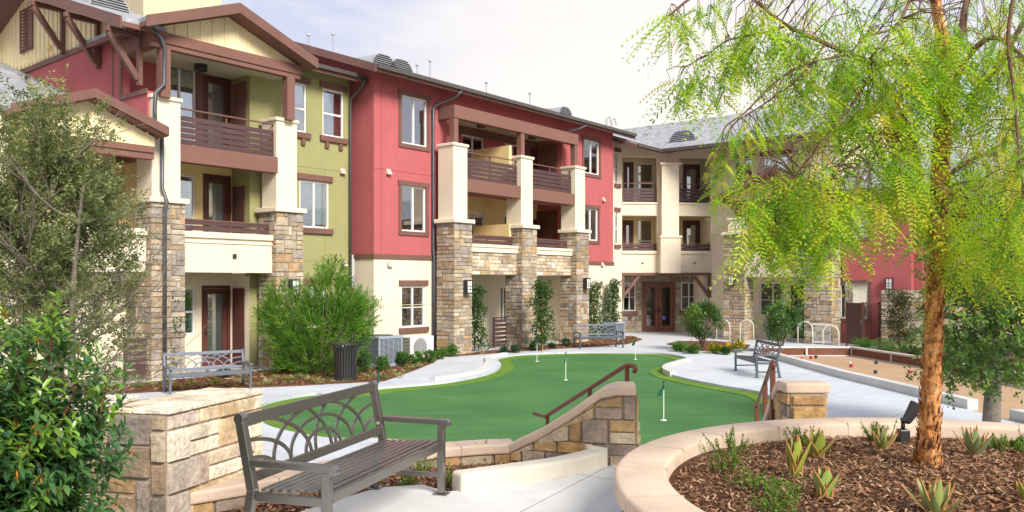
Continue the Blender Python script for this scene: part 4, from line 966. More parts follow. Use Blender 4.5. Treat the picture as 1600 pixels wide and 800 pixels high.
rnd = random.Random(5); rows = [0, .22, .40, .63, .82, 1]
for i in range(5):
    t0, t1 = rows[i], rows[i + 1]; cut = rnd.uniform(.35, .65); qs = [0, cut, 1]
    for k in range(2):
        g = .008
        pa, pb = lerp2(lerp2(A, Bq, t0 + g), lerp2(D, Cq, t0 + g), qs[k] + g), lerp2(lerp2(A, Bq, t1 - g), lerp2(D, Cq, t1 - g), qs[k] + g)
        pc, pd = lerp2(lerp2(A, Bq, t1 - g), lerp2(D, Cq, t1 - g), qs[k + 1] - g), lerp2(lerp2(A, Bq, t0 + g), lerp2(D, Cq, t0 + g), qs[k + 1] - g)
        c = rnd.choice(LIGHT[:2] + LIGHT[3:4] + [(.66, .52, .36)]); m.prism([pa, pb, pc, pd], 1.566, 1.60 + rnd.uniform(-.006, .006), c)
for i in range(9):
    x1 = -3.11 - i * .34; x0 = x1 - .33; c = rnd.choice(LIGHT[:2] + LIGHT[3:4]); m.prism([(x0, 6.24 + .05 * i * 0), (x1, 6.20), (x1, 6.90), (x0, 6.94)], 1.566, 1.60 + rnd.uniform(-.006, .006), c)
m.build('wall_top_stone', 'stone', SW, color=True, bevel=.006)

# ------------------------------------------------------------------ low planter wall and stair cheek walls
def swept_wall(name, label, path, w, zt_fn, zb, cat='wall', seed=60, stone_sides=(1,), capt=.10, over=.05, pal=RUST, joints=1.2, ext_cap=0):
    """stone wall following a path with a precast cap; zt_fn(i) gives the top of the cap"""
    P = [Vector((x, y)) for x, y in path]; n = len(P)
    T = thing(name, label, cat, (P[0].x, P[0].y, zb)); tang = [(P[min(i + 1, n - 1)] - P[max(i - 1, 0)]).normalized() for i in range(n)]
    nr = [Vector((t.y, -t.x)) for t in tang]; dist = [0]
    for i in range(1, n): dist.append(dist[-1] + (P[i] - P[i - 1]).length)
    core = MB(); capm = MB()
    def ring(i, hw, z0, z1): a = P[i] + nr[i] * hw; b = P[i] - nr[i] * hw; return [(a.x, a.y, z0), (b.x, b.y, z0), (b.x, b.y, z1), (a.x, a.y, z1)]
    for mbb, hw, f0, f1, cap_ in ((core, w / 2, lambda i: zb, lambda i: zt_fn(i) - capt - .002, 0), (capm, w / 2 + over, lambda i: zt_fn(i) - capt, lambda i: zt_fn(i), 1)):
        last = 0
        for i in range(n - 1):
            r0, r1 = ring(i, hw, f0(i), f1(i)), ring(i + 1, hw, f0(i + 1), f1(i + 1)); mbb.add(r0 + r1, [(0, 1, 5, 4), (1, 2, 6, 5), (2, 3, 7, 6), (3, 0, 4, 7)])
        r0, r1 = ring(0, hw, f0(0), f1(0)), ring(n - 1, hw, f0(n - 1), f1(n - 1)); mbb.add(r0, [(0, 1, 2, 3)]); mbb.add(r1, [(3, 2, 1, 0)])
    core.build('wall_core', 'mortar', T)
    bm_w = capm.build('wall_cap', 'cap', T)
    me = bm_w.data; bm = bmesh.new(); bm.from_mesh(me); bmesh.ops.remove_doubles(bm, verts=bm.verts, dist=1e-5); bmesh.ops.recalc_face_normals(bm, faces=bm.faces); bm.to_mesh(me); bm.free()
    bv = bm_w.modifiers.new('bevel', 'BEVEL'); bv.width = .022; bv.segments = 3; bv.limit_method = 'ANGLE'; bv.angle_limit = radians(40)
    # joints in the cap
    jm = MB(); k = joints * .6
    while k < dist[-1]:
        i = max(j for j in range(n) if dist[j] <= k); i = min(i, n - 2); t = (k - dist[i]) / (dist[i + 1] - dist[i]); c = P[i].lerp(P[i + 1], t); nn = nr[i].lerp(nr[i + 1], t).normalized(); tt = Vector((-nn.y, nn.x)); z = zt_fn(i) * (1 - t) + zt_fn(i + 1) * t; hw = w / 2 + over + .002
        a, b = c + nn * hw, c - nn * hw; e_ = tt * .0025
        jm.hexa([(a.x - e_.x, a.y - e_.y, z - capt), (b.x - e_.x, b.y - e_.y, z - capt), (b.x + e_.x, b.y + e_.y, z - capt), (a.x + e_.x, a.y + e_.y, z - capt),
                 (a.x - e_.x, a.y - e_.y, z + .0015), (b.x - e_.x, b.y - e_.y, z + .0015), (b.x + e_.x, b.y + e_.y, z + .0015), (a.x + e_.x, a.y + e_.y, z + .0015)]); k += joints
    jm.build('cap_joint', surf('cap joint', (.36, .26, .20), .9, None, None, None), T) if jm.v else None
    # stones on the chosen sides, following the path
    def at(x):
        x = max(0, min(dist[-1], x)); i = min(max(j for j in range(n) if dist[j] <= x), n - 2); t = (x - dist[i]) / (dist[i + 1] - dist[i]); return P[i].lerp(P[i + 1], t), nr[i].lerp(nr[i + 1], t).normalized(), zt_fn(i) * (1 - t) + zt_fn(i + 1) * t
    for sd_ in stone_sides:
        sm = MB(); hmax = max(zt_fn(i) for i in range(n)) - capt - zb; rnd = random.Random(seed + sd_)
        for a0, b0, a1, b1 in ashlar(dist[-1], hmax, .12, seed + sd_, 3, 2):
            x0, x1 = a0 * dist[-1] + .006, a1 * dist[-1] - .006; y0, y1 = zb + b0 * hmax + .006, zb + b1 * hmax - .006; c = rnd.choice(pal); kk = rnd.uniform(.85, 1.12); c = tuple(q * kk for q in c); dd = rnd.uniform(.015, .035)
            pts = []
            for off in (-.01, dd):
                for x, y in ((x0, y0), (x1, y0), (x1, y1), (x0, y1)):
                    p, nn, zt_ = at(x + (.008 if x == x0 else -.008) * (off > 0)); yy = min(y, zt_ - capt - .004); p = p + nn * sd_ * (w / 2 + off); pts.append((p.x, p.y, yy))
            if max(p[2] for p in pts) - min(p[2] for p in pts) > .02: sm.hexa(pts, c)
        sm.build('stone_face', 'stone', T, color=True, bevel=.004)
    return T, P, nr
lw = smooth_path([(.02, 8.40, 0), (-.45, 8.28, 0), (-1.0, 8.00, 0), (-1.5, 7.5, 0), (-1.93, 7.0, 0), (-2.60, 6.42, 0)], 5)
swept_wall('low_planter_wall', 'low curved retaining wall with pinkish cap behind the big bench, beside the green', [(p.x, p.y) for p in lw], .22, lambda i: .93, -.05, seed=61, stone_sides=(-1, 1), joints=1.0)
# left stair cheek
ck = [(1.20, 8.02), (1.02, 8.04), (.90, 8.06), (.62, 8.16), (.32, 8.28), (.03, 8.385)]
zk = [1.56, 1.56, 1.53, 1.30, 1.09, .935]
CW1, P_, n_ = swept_wall('stair_cheek_wall', 'left stair pier of tan stone with a cap sloping down to the low wall', ck, .26, lambda i: zk[i], -.05, seed=71, stone_sides=(-1, 1), joints=9)
m = MB(); 
F_, l_ = edge_frame((1.20, 7.89), (1.20, 8.15)); stones(m, lambda x, y, q: F_(x, q, .75 + y), .26, .70, .11, RUST, .03, .005, 77, 2, 3); m.build('stone_face', 'stone', CW1, color=True, bevel=.004)
ck2 = [(3.02, 8.12), (2.86, 8.14), (2.76, 8.17), (2.80, 8.75), (2.90, 9.4), (3.0, 9.9)]
ck2 = [(2.88, 8.02), (2.88, 8.30), (2.89, 8.42), (2.93, 8.90), (2.98, 9.4), (3.05, 9.9)]
zk2 = [1.56, 1.56, 1.50, 1.10, .72, .40]
CW2, P_, n_ = swept_wall('stair_cheek_wall', 'right stair pier of tan stone rising behind the round planter', ck2, .34, lambda i: zk2[i], -.05, seed=81, stone_sides=(-1, 1), joints=9)
m = MB(); F_, l_ = edge_frame((2.71, 8.02), (3.05, 8.02)); stones(m, lambda x, y, q: F_(x, q, .80 + y), .34, .65, .10, RUST, .03, .005, 87, 3, 3); m.build('stone_face', 'stone', CW2, color=True, bevel=.004)
# handrails
def handrail(label, top, bot, ext_):
    t, b = Vector(top), Vector(bot); d = (b - t); T = thing('handrail', label, 'handrail', (top[0], top[1], TER)); hz = Vector((d.x, d.y, 0)).normalized()
    m = MB(); w = .022
    pts = [t - hz * ext_, t, b, b + hz * .25]
    m.tube(pts, [.024] * 4, 8); e_ = pts[0]; m.tube([e_, e_ - hz * .015 - Vector((0, 0, .03)), e_ - Vector((0, 0, .07))], [.024, .03, .02], 8)
    m.build('grip_rail', 'rustrail', T, smooth=True)
    for f in (.0, .42, .97):
        p = t.lerp(b, f); m = MB(); zb = max(-.02, TER * (1 - f) - .1); m.box(p.x - .022, p.x + .022, p.y - .022, p.y + .022, zb, p.z - .01); m.build('post', 'rustrail', T)
handrail('brown metal handrail rising behind the left stair pier', (1.20, 8.62, 1.68), (.40, 9.95, .92), .0 + .12)
handrail('brown metal handrail in front of the right stair pier', (2.70, 8.55, 1.72), (3.05, 10.3, .98), .05)
# concrete curb on the terrace
cp = smooth_path([(-.47, 6.93, 0), (-.05, 7.18, 0), (.42, 7.48, 0), (.80, 7.86, 0)], 5)
T = thing('concrete_curb', 'short cream concrete curb between the mulch bed and the terrace', 'curb', (-.47, 6.93, TER))
m = MB()
for i in range(len(cp) - 1):
    def rg(j):
        t = (cp[min(j + 1, len(cp) - 1)] - cp[max(j - 1, 0)]).normalized(); n = Vector((t.y, -t.x, 0)); a, b = cp[j] + n * .10, cp[j] - n * .10; return [(a.x, a.y, TER - .1), (b.x, b.y, TER - .1), (b.x, b.y, TER + .15), (a.x, a.y, TER + .15)]
    r0, r1 = rg(i), rg(i + 1); m.add(r0 + r1, [(0, 1, 5, 4), (1, 2, 6, 5), (2, 3, 7, 6), (3, 0, 4, 7)])
    if i == 0: m.add(r0, [(0, 1, 2, 3)])
    if i == len(cp) - 2: m.add(r1, [(3, 2, 1, 0)])
o = m.build('curb_body', 'kerbcream', T); bm = bmesh.new(); bm.from_mesh(o.data); bmesh.ops.remove_doubles(bm, verts=bm.verts, dist=1e-5); bm.to_mesh(o.data); bm.free()
bv = o.modifiers.new('bevel', 'BEVEL'); bv.width = .035; bv.segments = 3; bv.limit_method = 'ANGLE'; bv.angle_limit = radians(50)

# ------------------------------------------------------------------ round planter
T = thing('round_planter', 'large round raised planter with pinkish cap and stone sides around the pepper tree', 'planter', (PC[0], PC[1], TER))
n = 96; m = MB(); rc = PR - .03
def ringpt(r_, k, z): a = 2 * pi * k / n; return (PC[0] + r_ * cos(a), PC[1] + r_ * sin(a), z)
m = MB()
for k in range(n): m.hexa([ringpt(PR - .30, k, .0), ringpt(PR - .09, k, .0), ringpt(PR - .09, k + 1, .0), ringpt(PR - .30, k + 1, .0), ringpt(PR - .30, k, 1.148), ringpt(PR - .09, k, 1.148), ringpt(PR - .09, k + 1, 1.148), ringpt(PR - .30, k + 1, 1.148)]) if 0 else m.add([ringpt(PR - .33, k, 0), ringpt(PR - .09, k, 0), ringpt(PR - .09, k + 1, 0), ringpt(PR - .33, k + 1, 0), ringpt(PR - .33, k, 1.14), ringpt(PR - .09, k, 1.14), ringpt(PR - .09, k + 1, 1.14), ringpt(PR - .33, k + 1, 1.14)], [(1, 2, 6, 5), (3, 0, 4, 7), (4, 5, 6, 7)])
m.build('planter_wall', 'mortar', T)
m = MB(); prof = [(PR - .36, 1.09), (PR - .36, 1.225), (PR - .352, 1.243), (PR - .33, 1.25), (PR - .03, 1.25), (PR - .008, 1.243), (PR, 1.225), (PR, 1.15), (PR - .36, 1.09)]
nn = 128
for i in range(len(prof) - 1):
    for k in range(nn):
        a0, a1 = 2 * pi * k / nn, 2 * pi * (k + 1) / nn; (r0, z0), (r1, z1) = prof[i], prof[i + 1]
        m.add([(PC[0] + r0 * cos(a0), PC[1] + r0 * sin(a0), z0), (PC[0] + r0 * cos(a1), PC[1] + r0 * sin(a1), z0), (PC[0] + r1 * cos(a1), PC[1] + r1 * sin(a1), z1), (PC[0] + r1 * cos(a0), PC[1] + r1 * sin(a0), z1)], [(0, 1, 2, 3)])
o = m.build('planter_cap', 'cap', T); bm = bmesh.new(); bm.from_mesh(o.data); bmesh.ops.remove_doubles(bm, verts=bm.verts, dist=1e-5); bmesh.ops.recalc_face_normals(bm, faces=bm.faces); bm.to_mesh(o.data); bm.free(); o.data.shade_smooth()
o.data.set_sharp_from_angle(angle=radians(60)) if hasattr(o.data, 'set_sharp_from_angle') else None
m = MB()
for k in range(20):
    a = 2 * pi * (k + .35) / 20; c_, s_ = cos(a), sin(a); w_ = .0028
    def q(r_, z, e_): return (PC[0] + r_ * c_ - s_ * e_, PC[1] + r_ * s_ + c_ * e_, z)
    m.hexa([q(PR - .362, 1.10, -w_), q(PR + .0015, 1.155, -w_), q(PR + .0015, 1.155, w_), q(PR - .362, 1.10, w_), q(PR - .3615, 1.2515, -w_), q(PR + .001, 1.2515, -w_), q(PR + .001, 1.2515, w_), q(PR - .3615, 1.2515, w_)])
m.build('cap_joint', surf('cap joint line', (.42, .31, .24), .9, None, None, None), T)
m = MB(); per = 2 * pi * (PR - .09); stones(m, lambda x, y, q: (PC[0] + (PR - .09 + q) * cos(x / (PR - .09)), PC[1] + (PR - .09 + q) * sin(x / (PR - .09)), .70 + y), per, .42, .14, WARM, .03, .006, 91, 3, 2); m.build('stone_face', 'stone', T, color=True, bevel=.004)
m = MB(); nr_ = 14; na = 60
for i in range(nr_):
    for k in range(na):
        def pp(i, k): r_ = (PR - .35) * i / nr_; a = 2 * pi * k / na; z = PM + .05 * (1 - i / nr_) + .012 * sin(5 * a + i) + .01 * sin(i * 2.3 + 3 * a); return (PC[0] + r_ * cos(a), PC[1] + r_ * sin(a), z)
        if i == 0: m.add([pp(0, 0), pp(1, k), pp(1, k + 1)], [(0, 1, 2)])
        else: m.add([pp(i, k), pp(i + 1, k), pp(i + 1, k + 1), pp(i, k + 1)], [(0, 1, 2, 3)])
o = m.build('planter_soil', 'mulch', recalc=False); o['kind'] = 'structure'

# ------------------------------------------------------------------ benches
def make_bench(color):
    """1.83 m long; x along, back towards +y, front towards -y, base at z = 0"""
    T = bpy.data.objects.new('park_bench', None); col.objects.link(T); Ln = 1.80; h = Ln / 2; ys, yb = -.30, .24
    tilt = lambda z: yb + (z - .44) * .20
    for sx in (-1, 1):
        x = sx * h
        m = MB(); w = .055
        def post(y0, z0, y1, z1, ww=.06): m.hexa([(x - .026, y0 - ww / 2, z0), (x + .026, y0 - ww / 2, z0), (x + .026, y0 + ww / 2, z0), (x - .026, y0 + ww / 2, z0), (x - .026, y1 - ww / 2, z1), (x + .026, y1 - ww / 2, z1), (x + .026, y1 + ww / 2, z1), (x - .026, y1 + ww / 2, z1)])
        post(tilt(.42) + .08, .012, tilt(.42), .42); post(tilt(.42), .4205, tilt(.86), .86)
        m.tube([(x - .027, tilt(.87), .875), (x + .027, tilt(.87), .875)], .038, 12)
        m.box(x - .05, x + .05, tilt(.42) + .08 - .06, tilt(.42) + .08 + .06, 0, .011)
        m.build('rear_leg', color, T, bevel=.004)
        m = MB(); post(ys, .012, ys, .575, .055); m.box(x - .05, x + .05, ys - .06, ys + .06, 0, .011); m.build('front_leg', color, T, bevel=.004)
        m = MB(); m.box(x - .03, x + .03, ys - .03, tilt(.6) - .031, .576, .62); m.tube([(x - .031, ys - .045, .588), (x + .031, ys - .045, .588)], .034, 12); m.build('armrest', color, T, bevel=.005)
        m = MB(); m.box(x - .02, x + .02, ys + .029, tilt(.42) - .031, .36, .415); m.box(x - .018, x + .018, ys + .029, tilt(.42) + .04, .14, .175); m.build('side_rail', color, T, bevel=.003)
        m = MB()
        for z in (.39, .50, .56): m.tube([(x - sx * .0265, tilt(z), z), (x - sx * .034, tilt(z), z)], .014, 8)
        m.tube([(x - sx * .0265, ys, .39), (x - sx * .034, ys, .39)], .014, 8); m.build('bolt', 'galv', T)
    m = MB()
    for i in range(8):
        y = ys + .02 + i * .063; zz = .425 + .010 * cos(i / 7 * pi) ; m.box(-h + .03, h - .03, y, y + .036, zz, zz + .016)
    m.box(-h + .03, h - .03, ys - .027, ys + .012, .375, .44); m.build('seat_slats', color, T, bevel=.003)
    z0, z1 = .50, .86
    def P3(x, z, off=0): return Vector((x, tilt(z) + off, z))
    m = MB(); nrm = (0, -1, .2)
    m.flatbar([P3(-h + .027, z0), P3(h - .027, z0)], .065, .035, nrm); m.flatbar([P3(-h + .027, z1), P3(h - .027, z1)], .075, .035, nrm)
    m.build('back_rail', color, T, bevel=.004)
    m = MB(); lo, hi = z0 + .03, z1 - .035; xm = h - .03
    def arc(cx, cz, rx, rz, a0, a1, off):
        run = []
        for k in range(41):
            a = a0 + (a1 - a0) * k / 40; x, z = cx + rx * cos(a), cz + rz * sin(a)
            if -xm <= x <= xm and lo - .012 <= z <= hi + .012: run.append(P3(x, z, off))
            else:
                if len(run) > 1: m.flatbar(run, .024, .013, nrm)
                run = []
        if len(run) > 1: m.flatbar(run, .024, .013, nrm)
    for rx, rz in ((.24, .13), (.43, .225), (.63, .315)): arc(0, lo, rx, rz, 0, pi, 0)
    for sx in (-1, 1):
        for rx, rz in ((.26, .09), (.46, .20), (.72, .33), (1.0, .47)): arc(sx * h, lo, rx, rz, 0, pi, .006 * sx)
    m.build('arched_lattice', color, T)
    return T
bgrp = 'metal benches with arched lattice backs'
b0 = make_bench('bench')
# big bench: arm fronts at (-1.20, 5.06) and (-.63, 6.78)
fl, fr = Vector((-1.20, 5.06)), Vector((-.63, 6.78)); 
def seat_bench(o, a, b, z, lab):
    """a, b: the two front leg feet, as seen; the seat faces the side given by the front direction"""
    a, b = Vector(a), Vector(b); d = (b - a).normalized(); ang = atan2(d.y, d.x); back = Vector((-d.y, d.x)); c = (a + b) / 2 + back * .30
    o.location = (c.x, c.y, z); o.rotation_euler = (0, 0, ang); tag(o, lab, 'bench', bgrp)
seat_bench(b0, (-1.14, 5.08), (-.58, 6.80), TER, 'largest bench, bronze metal, in the foreground facing the concrete terrace')
M['bench_light'] = surf('silver grey bench paint', (.15, .165, .20), .4, (6, .08), None, None, .4)
def fresh(lm):
    c = copy_tree(b0)
    for ch in children(c):
        if ch.name.split('.')[0] != 'bolt': ch.data = ch.data.copy(); ch.data.materials[0] = M[lm]
    return c
c = fresh('bench_light'); seat_bench(c, (-7.72, 18.5), (-6.15, 19.6), 0, 'silver-grey bench on the walkway in front of the ground-floor glass door, far left')
c = fresh('bench_dark'); a = Vector(G(908, 545)); seat_bench(c, a, a + Vector((1.62, .55)), 0, 'small dark bench against the bed beside the third stone column')
c = fresh('bench_dark'); seat_bench(c, (6.40, 23.6), (6.47, 21.85), 0, 'bench seen end-on between the putting green and the bocce court')

# ------------------------------------------------------------------ litter bin
x, y = G(540, 595.5); T = thing('litter_bin', 'black slatted metal litter bin with a flared rim in front of the feathery bush', 'litter bin', (x, y, 0))
m = MB(); n = 26
for k in range(n):
    a = 2 * pi * k / n; c_, s_ = cos(a), sin(a); tn = Vector((-s_, c_, 0)); rr = [(.27, .10), (.285, .55), (.30, .80), (.34, .90), (.43, .97)]
    for i in range(4):
        (r0, z0), (r1, z1) = rr[i], rr[i + 1]; w0 = .022 if i < 3 else .024
        A0, A1 = Vector((x + r0 * c_, y + r0 * s_, z0)), Vector((x + r1 * c_, y + r1 * s_, z1)); inn = Vector((c_, s_, 0)) * .008
        m.hexa([A0 - tn * w0 - inn, A0 + tn * w0 - inn, A0 + tn * w0, A0 - tn * w0, A1 - tn * w0 - inn, A1 + tn * w0 - inn, A1 + tn * w0, A1 - tn * w0])
m.build('slats', 'darkmetal', T)
m = MB(); m.lathe([(.27, .03), (.295, .04), (.295, .11), (.27, .12)], 26, (x, y, 0)); m.build('base_ring', 'darkmetal', T)
m = MB(); m.tube([(x + (.432) * cos(a * pi / 16), y + .432 * sin(a * pi / 16), .97) for a in range(33)], .013, 6); m.build('rim', 'darkmetal', T, smooth=True)
m = MB(); m.lathe([(.24, .13), (.25, .86), (.24, .862), (.22, .5)], 20, (x, y, 0)); m.build('liner', 'black', T)

# ------------------------------------------------------------------ air conditioners
def condenser(px, py, s, h, label, z0=.04, F=L, cm='acgrey'):
    d = .95; T = thing('air_conditioner', label, 'air conditioner'); x, y = G(px, py); T.location = (x, y, z0); a = s / 2
    Fx = Frame((x, y), L.u, L.n)
    m = MB(); m.fb(Fx, -a + .03, a - .03, -a + .03, a - .03, z0 + .06, z0 + h - .04); m.build('coil_core', 'black', T)
    m = MB()
    for s_, d_ in ((-a, -a), (a - .05, -a), (-a, a - .05), (a - .05, a - .05)): m.fb(Fx, s_, s_ + .05, d_, d_ + .05, z0 + .08, z0 + h - .08)
    m.fb(Fx, -a - .01, a + .01, -a - .01, a + .01, z0, z0 + .079); m.fb(Fx, -a - .01, a + .01, -a - .01, a + .01, z0 + h - .079, z0 + h); m.build('cabinet', cm, T, bevel=.01)
    m = MB(); k = int((h - .16) / .035)
    for i in range(k):
        z = z0 + .09 + i * .035; m.fb(Fx, -a + .05, a - .05, a - .022, a - .006, z, z + .015); m.fb(Fx, a - .022, a - .006, -a + .05, a - .05, z, z + .015); m.fb(Fx, -a + .006, -a + .022, -a + .05, a - .05, z, z + .015)
    for i in range(1, 5): q = -a + i * s / 5; m.fb(Fx, q - .008, q + .008, a - .005, a + .004, z0 + .08, z0 + h - .08)
    m.build('louvre_panel', cm, T); m = MB(); m.lathe([(a * .8, h + .001), (a * .8, h + .02), (a * .3, h + .03)], 20, (x, y, z0)); m.build('fan_grille', 'darkmetal', T)
    return T
condenser(594, 573, .95, .90, 'large blue-grey cube air conditioner right of the feathery bush')
condenser(957, 531, .8, .75, 'grey air conditioner standing behind the small dark bench')
condenser(1288, 537, .75, .80, 'pale air conditioner near the red wall, behind the bike racks', cm='acwhite')
x, y = G(652, 565); y += .2; T = thing('split_air_conditioner', 'low white air conditioner with one round fan under the ground-floor window', 'air conditioner', (x, y, .04)); Fx = Frame((x, y), L.u, L.n)
m = MB(); m.fb(Fx, -.52, .52, -.2, .2, .1, .80); m.fb(Fx, -.4, -.3, -.2, .2, .0, .099); m.fb(Fx, .3, .4, -.2, .2, .0, .099); m.build('cabinet', 'acwhite', T, bevel=.02)
m = MB(); c_ = Vector(Fx(-.1, .205, .46))
for q in range(4): m.tube([c_ + Vector((Fx.u[0], Fx.u[1], 0)) * cos(a * pi / 10) * (.08 + q * .07) + Vector((0, 0, 1)) * sin(a * pi / 10) * (.08 + q * .07) for a in range(21)], .008, 4)
m.build('fan_grille', 'darkmetal', T); m = MB(); m.tube([c_, c_ - Vector((Fx.n[0], Fx.n[1], 0)) * .0 + Vector((Fx.n[0], Fx.n[1], 0)) * .004], .27, 20); m.build('fan_opening', surf('dim grille grey', (.3, .3, .29), .6, None, None, None), T)
m = MB()
for i in range(14): m.fb(Fx, -.523, -.515, -.16, .16, .16 + i * .045, .185 + i * .045)
m.build('side_louvres', 'darkmetal', T)

# ------------------------------------------------------------------ flags, balls, bike racks, spotlights
def golf_flag(px, py, label, ang):
    x, y = G(px, py, -.08); T = thing('golf_flag', label, 'golf flag', (x, y, -.078), 'flags on the putting green')
    m = MB(); m.tube([(x, y, -.07), (x, y, .50)], .009, 6); m.build('pole', 'white', T)
    m = MB(); m.lathe([(.006, .50), (.009, .52), (.009, .64), (.022, .65), (.022, .662), (.008, .668)], 8, (x, y, 0)); m.build('pole_tip', 'darkmetal', T)
    m = MB(); m.lathe([(.06, -.077), (.06, -.07), (.02, -.066)], 14, (x, y, 0)); m.build('cup_disc', 'white', T)
    m = MB(); u = Vector((cos(ang), sin(ang), 0)); v = Vector((-sin(ang), cos(ang), 0)); p = Vector((x, y, 0)) + u * .009; g = []
    for i in range(5):
        f = i / 4; o_ = u * (.12 * f) + v * .012 * sin(f * 5); g.append([p + o_ + Vector((0, 0, .63 - .20 * f)), p + o_ + Vector((0, 0, .45 - .05 * f - .03 * sin(f * 3)))])
    for i in range(4): m.ext([g[i][0], g[i + 1][0], g[i + 1][1], g[i][1]], v * .003)
    fl_ = m.build('flag_cloth', 'flag', T)
    m = MB(); q = p + u * .045 - v * .006 + Vector((0, 0, .49)); m.ext([q, q + u * .012, q + u * .012 + Vector((0, 0, .05)), q + Vector((0, 0, .05))], -v * .002); m.build('number_mark', 'white', fl_)
golf_flag(1037, 657, 'nearest golf flag on the green, by the right stairs', radians(200))
golf_flag(884, 594, 'golf flag in the middle of the green left of the brown handrail', radians(250))
golf_flag(839, 565, 'golf flag at the back of the green near the second stone column', radians(240))
golf_flag(993, 562, 'golf flag at the far right end of the green below the dark bench', radians(185))
def ball(px, py, kind, label):
    x, y = G(px, py, -.03); r_ = .055 if kind != 'white' else .035; m = MB(); m.lathe([(r_ * sin(pi * i / 12) + 1e-4, -r_ * cos(pi * i / 12)) for i in range(13)], 20, (0, 0, 0))
    o = m.build('bocce_ball', kind, smooth=True); o.location = (x, y, -.03 + r_); tag(o, label, 'ball', 'balls on the bocce court')
for px, py, k, l in ((1267, 561, 'balls_red', 'red bocce ball nearest the left end of the court'), (1275, 560, 'balls_green', 'dark green bocce ball on the left end of the court'), (1334, 554, 'balls_red', 'red bocce ball against the far end board'), (1330, 574, 'balls_red', 'red bocce ball touching the small white ball'), (1328.5, 568.5, 'white', 'small white target ball on the bocce court'), (1369, 569, 'balls_green', 'dark green bocce ball behind the other green one, mid court'), (1368, 584, 'balls_green', 'nearest dark green bocce ball, left of the tree trunk'), (1403, 567, 'balls_green', 'dark green bocce ball close to the right side board'), (1421, 584, 'balls_red', 'red bocce ball just left of the orange tree trunk'), (1253, 563, 'balls_red', 'red bocce ball beside the near concrete curb')):
    ball(px, py, k, l)
M['rack'] = surf('cream bike rack paint', (.72, .66, .50), .4, None, None, None)
for px, py, l in ((1130, 533, 'behind the round bed shrub, leftmost'), (1167, 534, 'in front of the stone pillar, second from the left'), (1258, 538, 'right of the dark-leaved shrub, third from the left'), (1298, 547, 'rightmost, at the corner of the bocce court')):
    x, y = G(px, py); T = thing('bike_rack', 'cream hoop bike rack ' + l, 'bike rack', (x, y, 0), 'hoop bike racks'); w = .28
    u = Vector((.9, -.43, 0)); p = Vector((x, y, 0)); pts = [p - u * w] + [p - u * w * cos(pi * i / 12) + Vector((0, 0, .62 + w * 1.1 * sin(pi * i / 12))) for i in range(13)] + [p + u * w]
    m = MB(); m.tube(pts, .022, 8); m.build('hoop', 'rack', T, smooth=True)
    m = MB(); [m.lathe([(.07, 0), (.07, .012), (.03, .015)], 10, tuple(p + u * s * w)) for s in (-1, 1)]; m.build('foot_plate', 'rack', T)
# planter spotlight
x, y = 3.42, 7.22; T = thing('spotlight', 'dark metal uplight spotlight on a stem left of the orange trunk', 'spotlight', (x, y, PM))
m = MB(); m.box(x - .045, x + .045, y - .045, y + .045, PM - .02, PM + .13); m.build('base_box', 'darkmetal', T, bevel=.008)
m = MB(); m.tube([(x, y, PM + .13), (x, y, PM + .20)], .018, 8); m.tube([(x - .01, y, PM + .20), (x + .03, y, PM + .215)], .03, 10); m.build('stem', 'darkmetal', T, smooth=True)
m = MB(); m.tube([(x + .02, y, PM + .18), (x + .028, y, PM + .20), (x + .08, y, PM + .28), (x + .115, y, PM + .35), (x + .12, y, PM + .36)], [.022, .04, .050, .053, .048], 14); m.build('lamp_head', 'darkmetal', T)
x, y = G(591, 599); T = thing('irrigation_stake', 'small green irrigation stake at the walkway edge behind the big bench', 'stake', (x, y, 0)); m = MB(); m.tube([(x, y, 0), (x, y, .26)], .03, 8); m.build('riser', 'flag', T); m = MB(); m.lathe([(.045, .26), (.05, .29), (.03, .31)], 10, (x, y, 0)); m.build('riser_cap', 'darkmetal', T)

# ------------------------------------------------------------------ bocce court curbs, gate, stone wall at the right
def curbline(name, label, pts, w, z0, z1, m_, cat='curb', bevel=.02):
    T = MB()
    for i in range(len(pts) - 1):
        a, b = Vector(pts[i]), Vector(pts[i + 1]); d = (b - a).normalized(); n = Vector((d.y, -d.x)) * w / 2; T.prism([tuple(a - n), tuple(b - n), tuple(b + n), tuple(a + n)], z0, z1)
    o = T.build(name, m_, bevel=bevel); return tag(o, label, cat)
curbline('court_curb', 'long pale concrete curb along the near side of the bocce court', [(8.74, 27.9), (8.80, 22.0), (9.24, 16.55)], .24, -.2, .19, 'curb')
curbline('court_curb', 'short pale concrete curb block at the right edge, past the court opening', [(9.32, 15.3), (9.55, 12.5)], .24, -.2, .19, 'curb')
for pts_, lab_ in (([G(676, 594), G(712, 589), G(742, 583), G(758, 575), G(763, 567), G(762, 561), G(770, 557.5), G(790, 554)], 'raised pale curb along the path bulge at the left side of the putting green'), ([G(1076, 563), G(1058, 568), G(1043, 573), G(1040, 579), G(1052, 585)], 'raised pale curb at the right notch of the putting green')):
    cq = smooth_path([(x, y, 0) for x, y in pts_], 5); m = MB()
    for i in range(len(cq) - 1):
        def rg(j):
            t = (cq[min(j + 1, len(cq) - 1)] - cq[max(j - 1, 0)]).normalized(); n = Vector((t.y, -t.x, 0)); a_, b_ = cq[j] + n * .09, cq[j] - n * .09; return [(a_.x, a_.y, -.2), (b_.x, b_.y, -.2), (b_.x, b_.y, .075), (a_.x, a_.y, .075)]
        r0, r1 = rg(i), rg(i + 1); m.add(r0 + r1, [(0, 1, 5, 4), (1, 2, 6, 5), (2, 3, 7, 6), (3, 0, 4, 7)])
        if i == 0: m.add(r0, [(0, 1, 2, 3)])
        if i == len(cq) - 2: m.add(r1, [(3, 2, 1, 0)])
    tag(m.build('green_curb', 'curb'), lab_, 'curb')
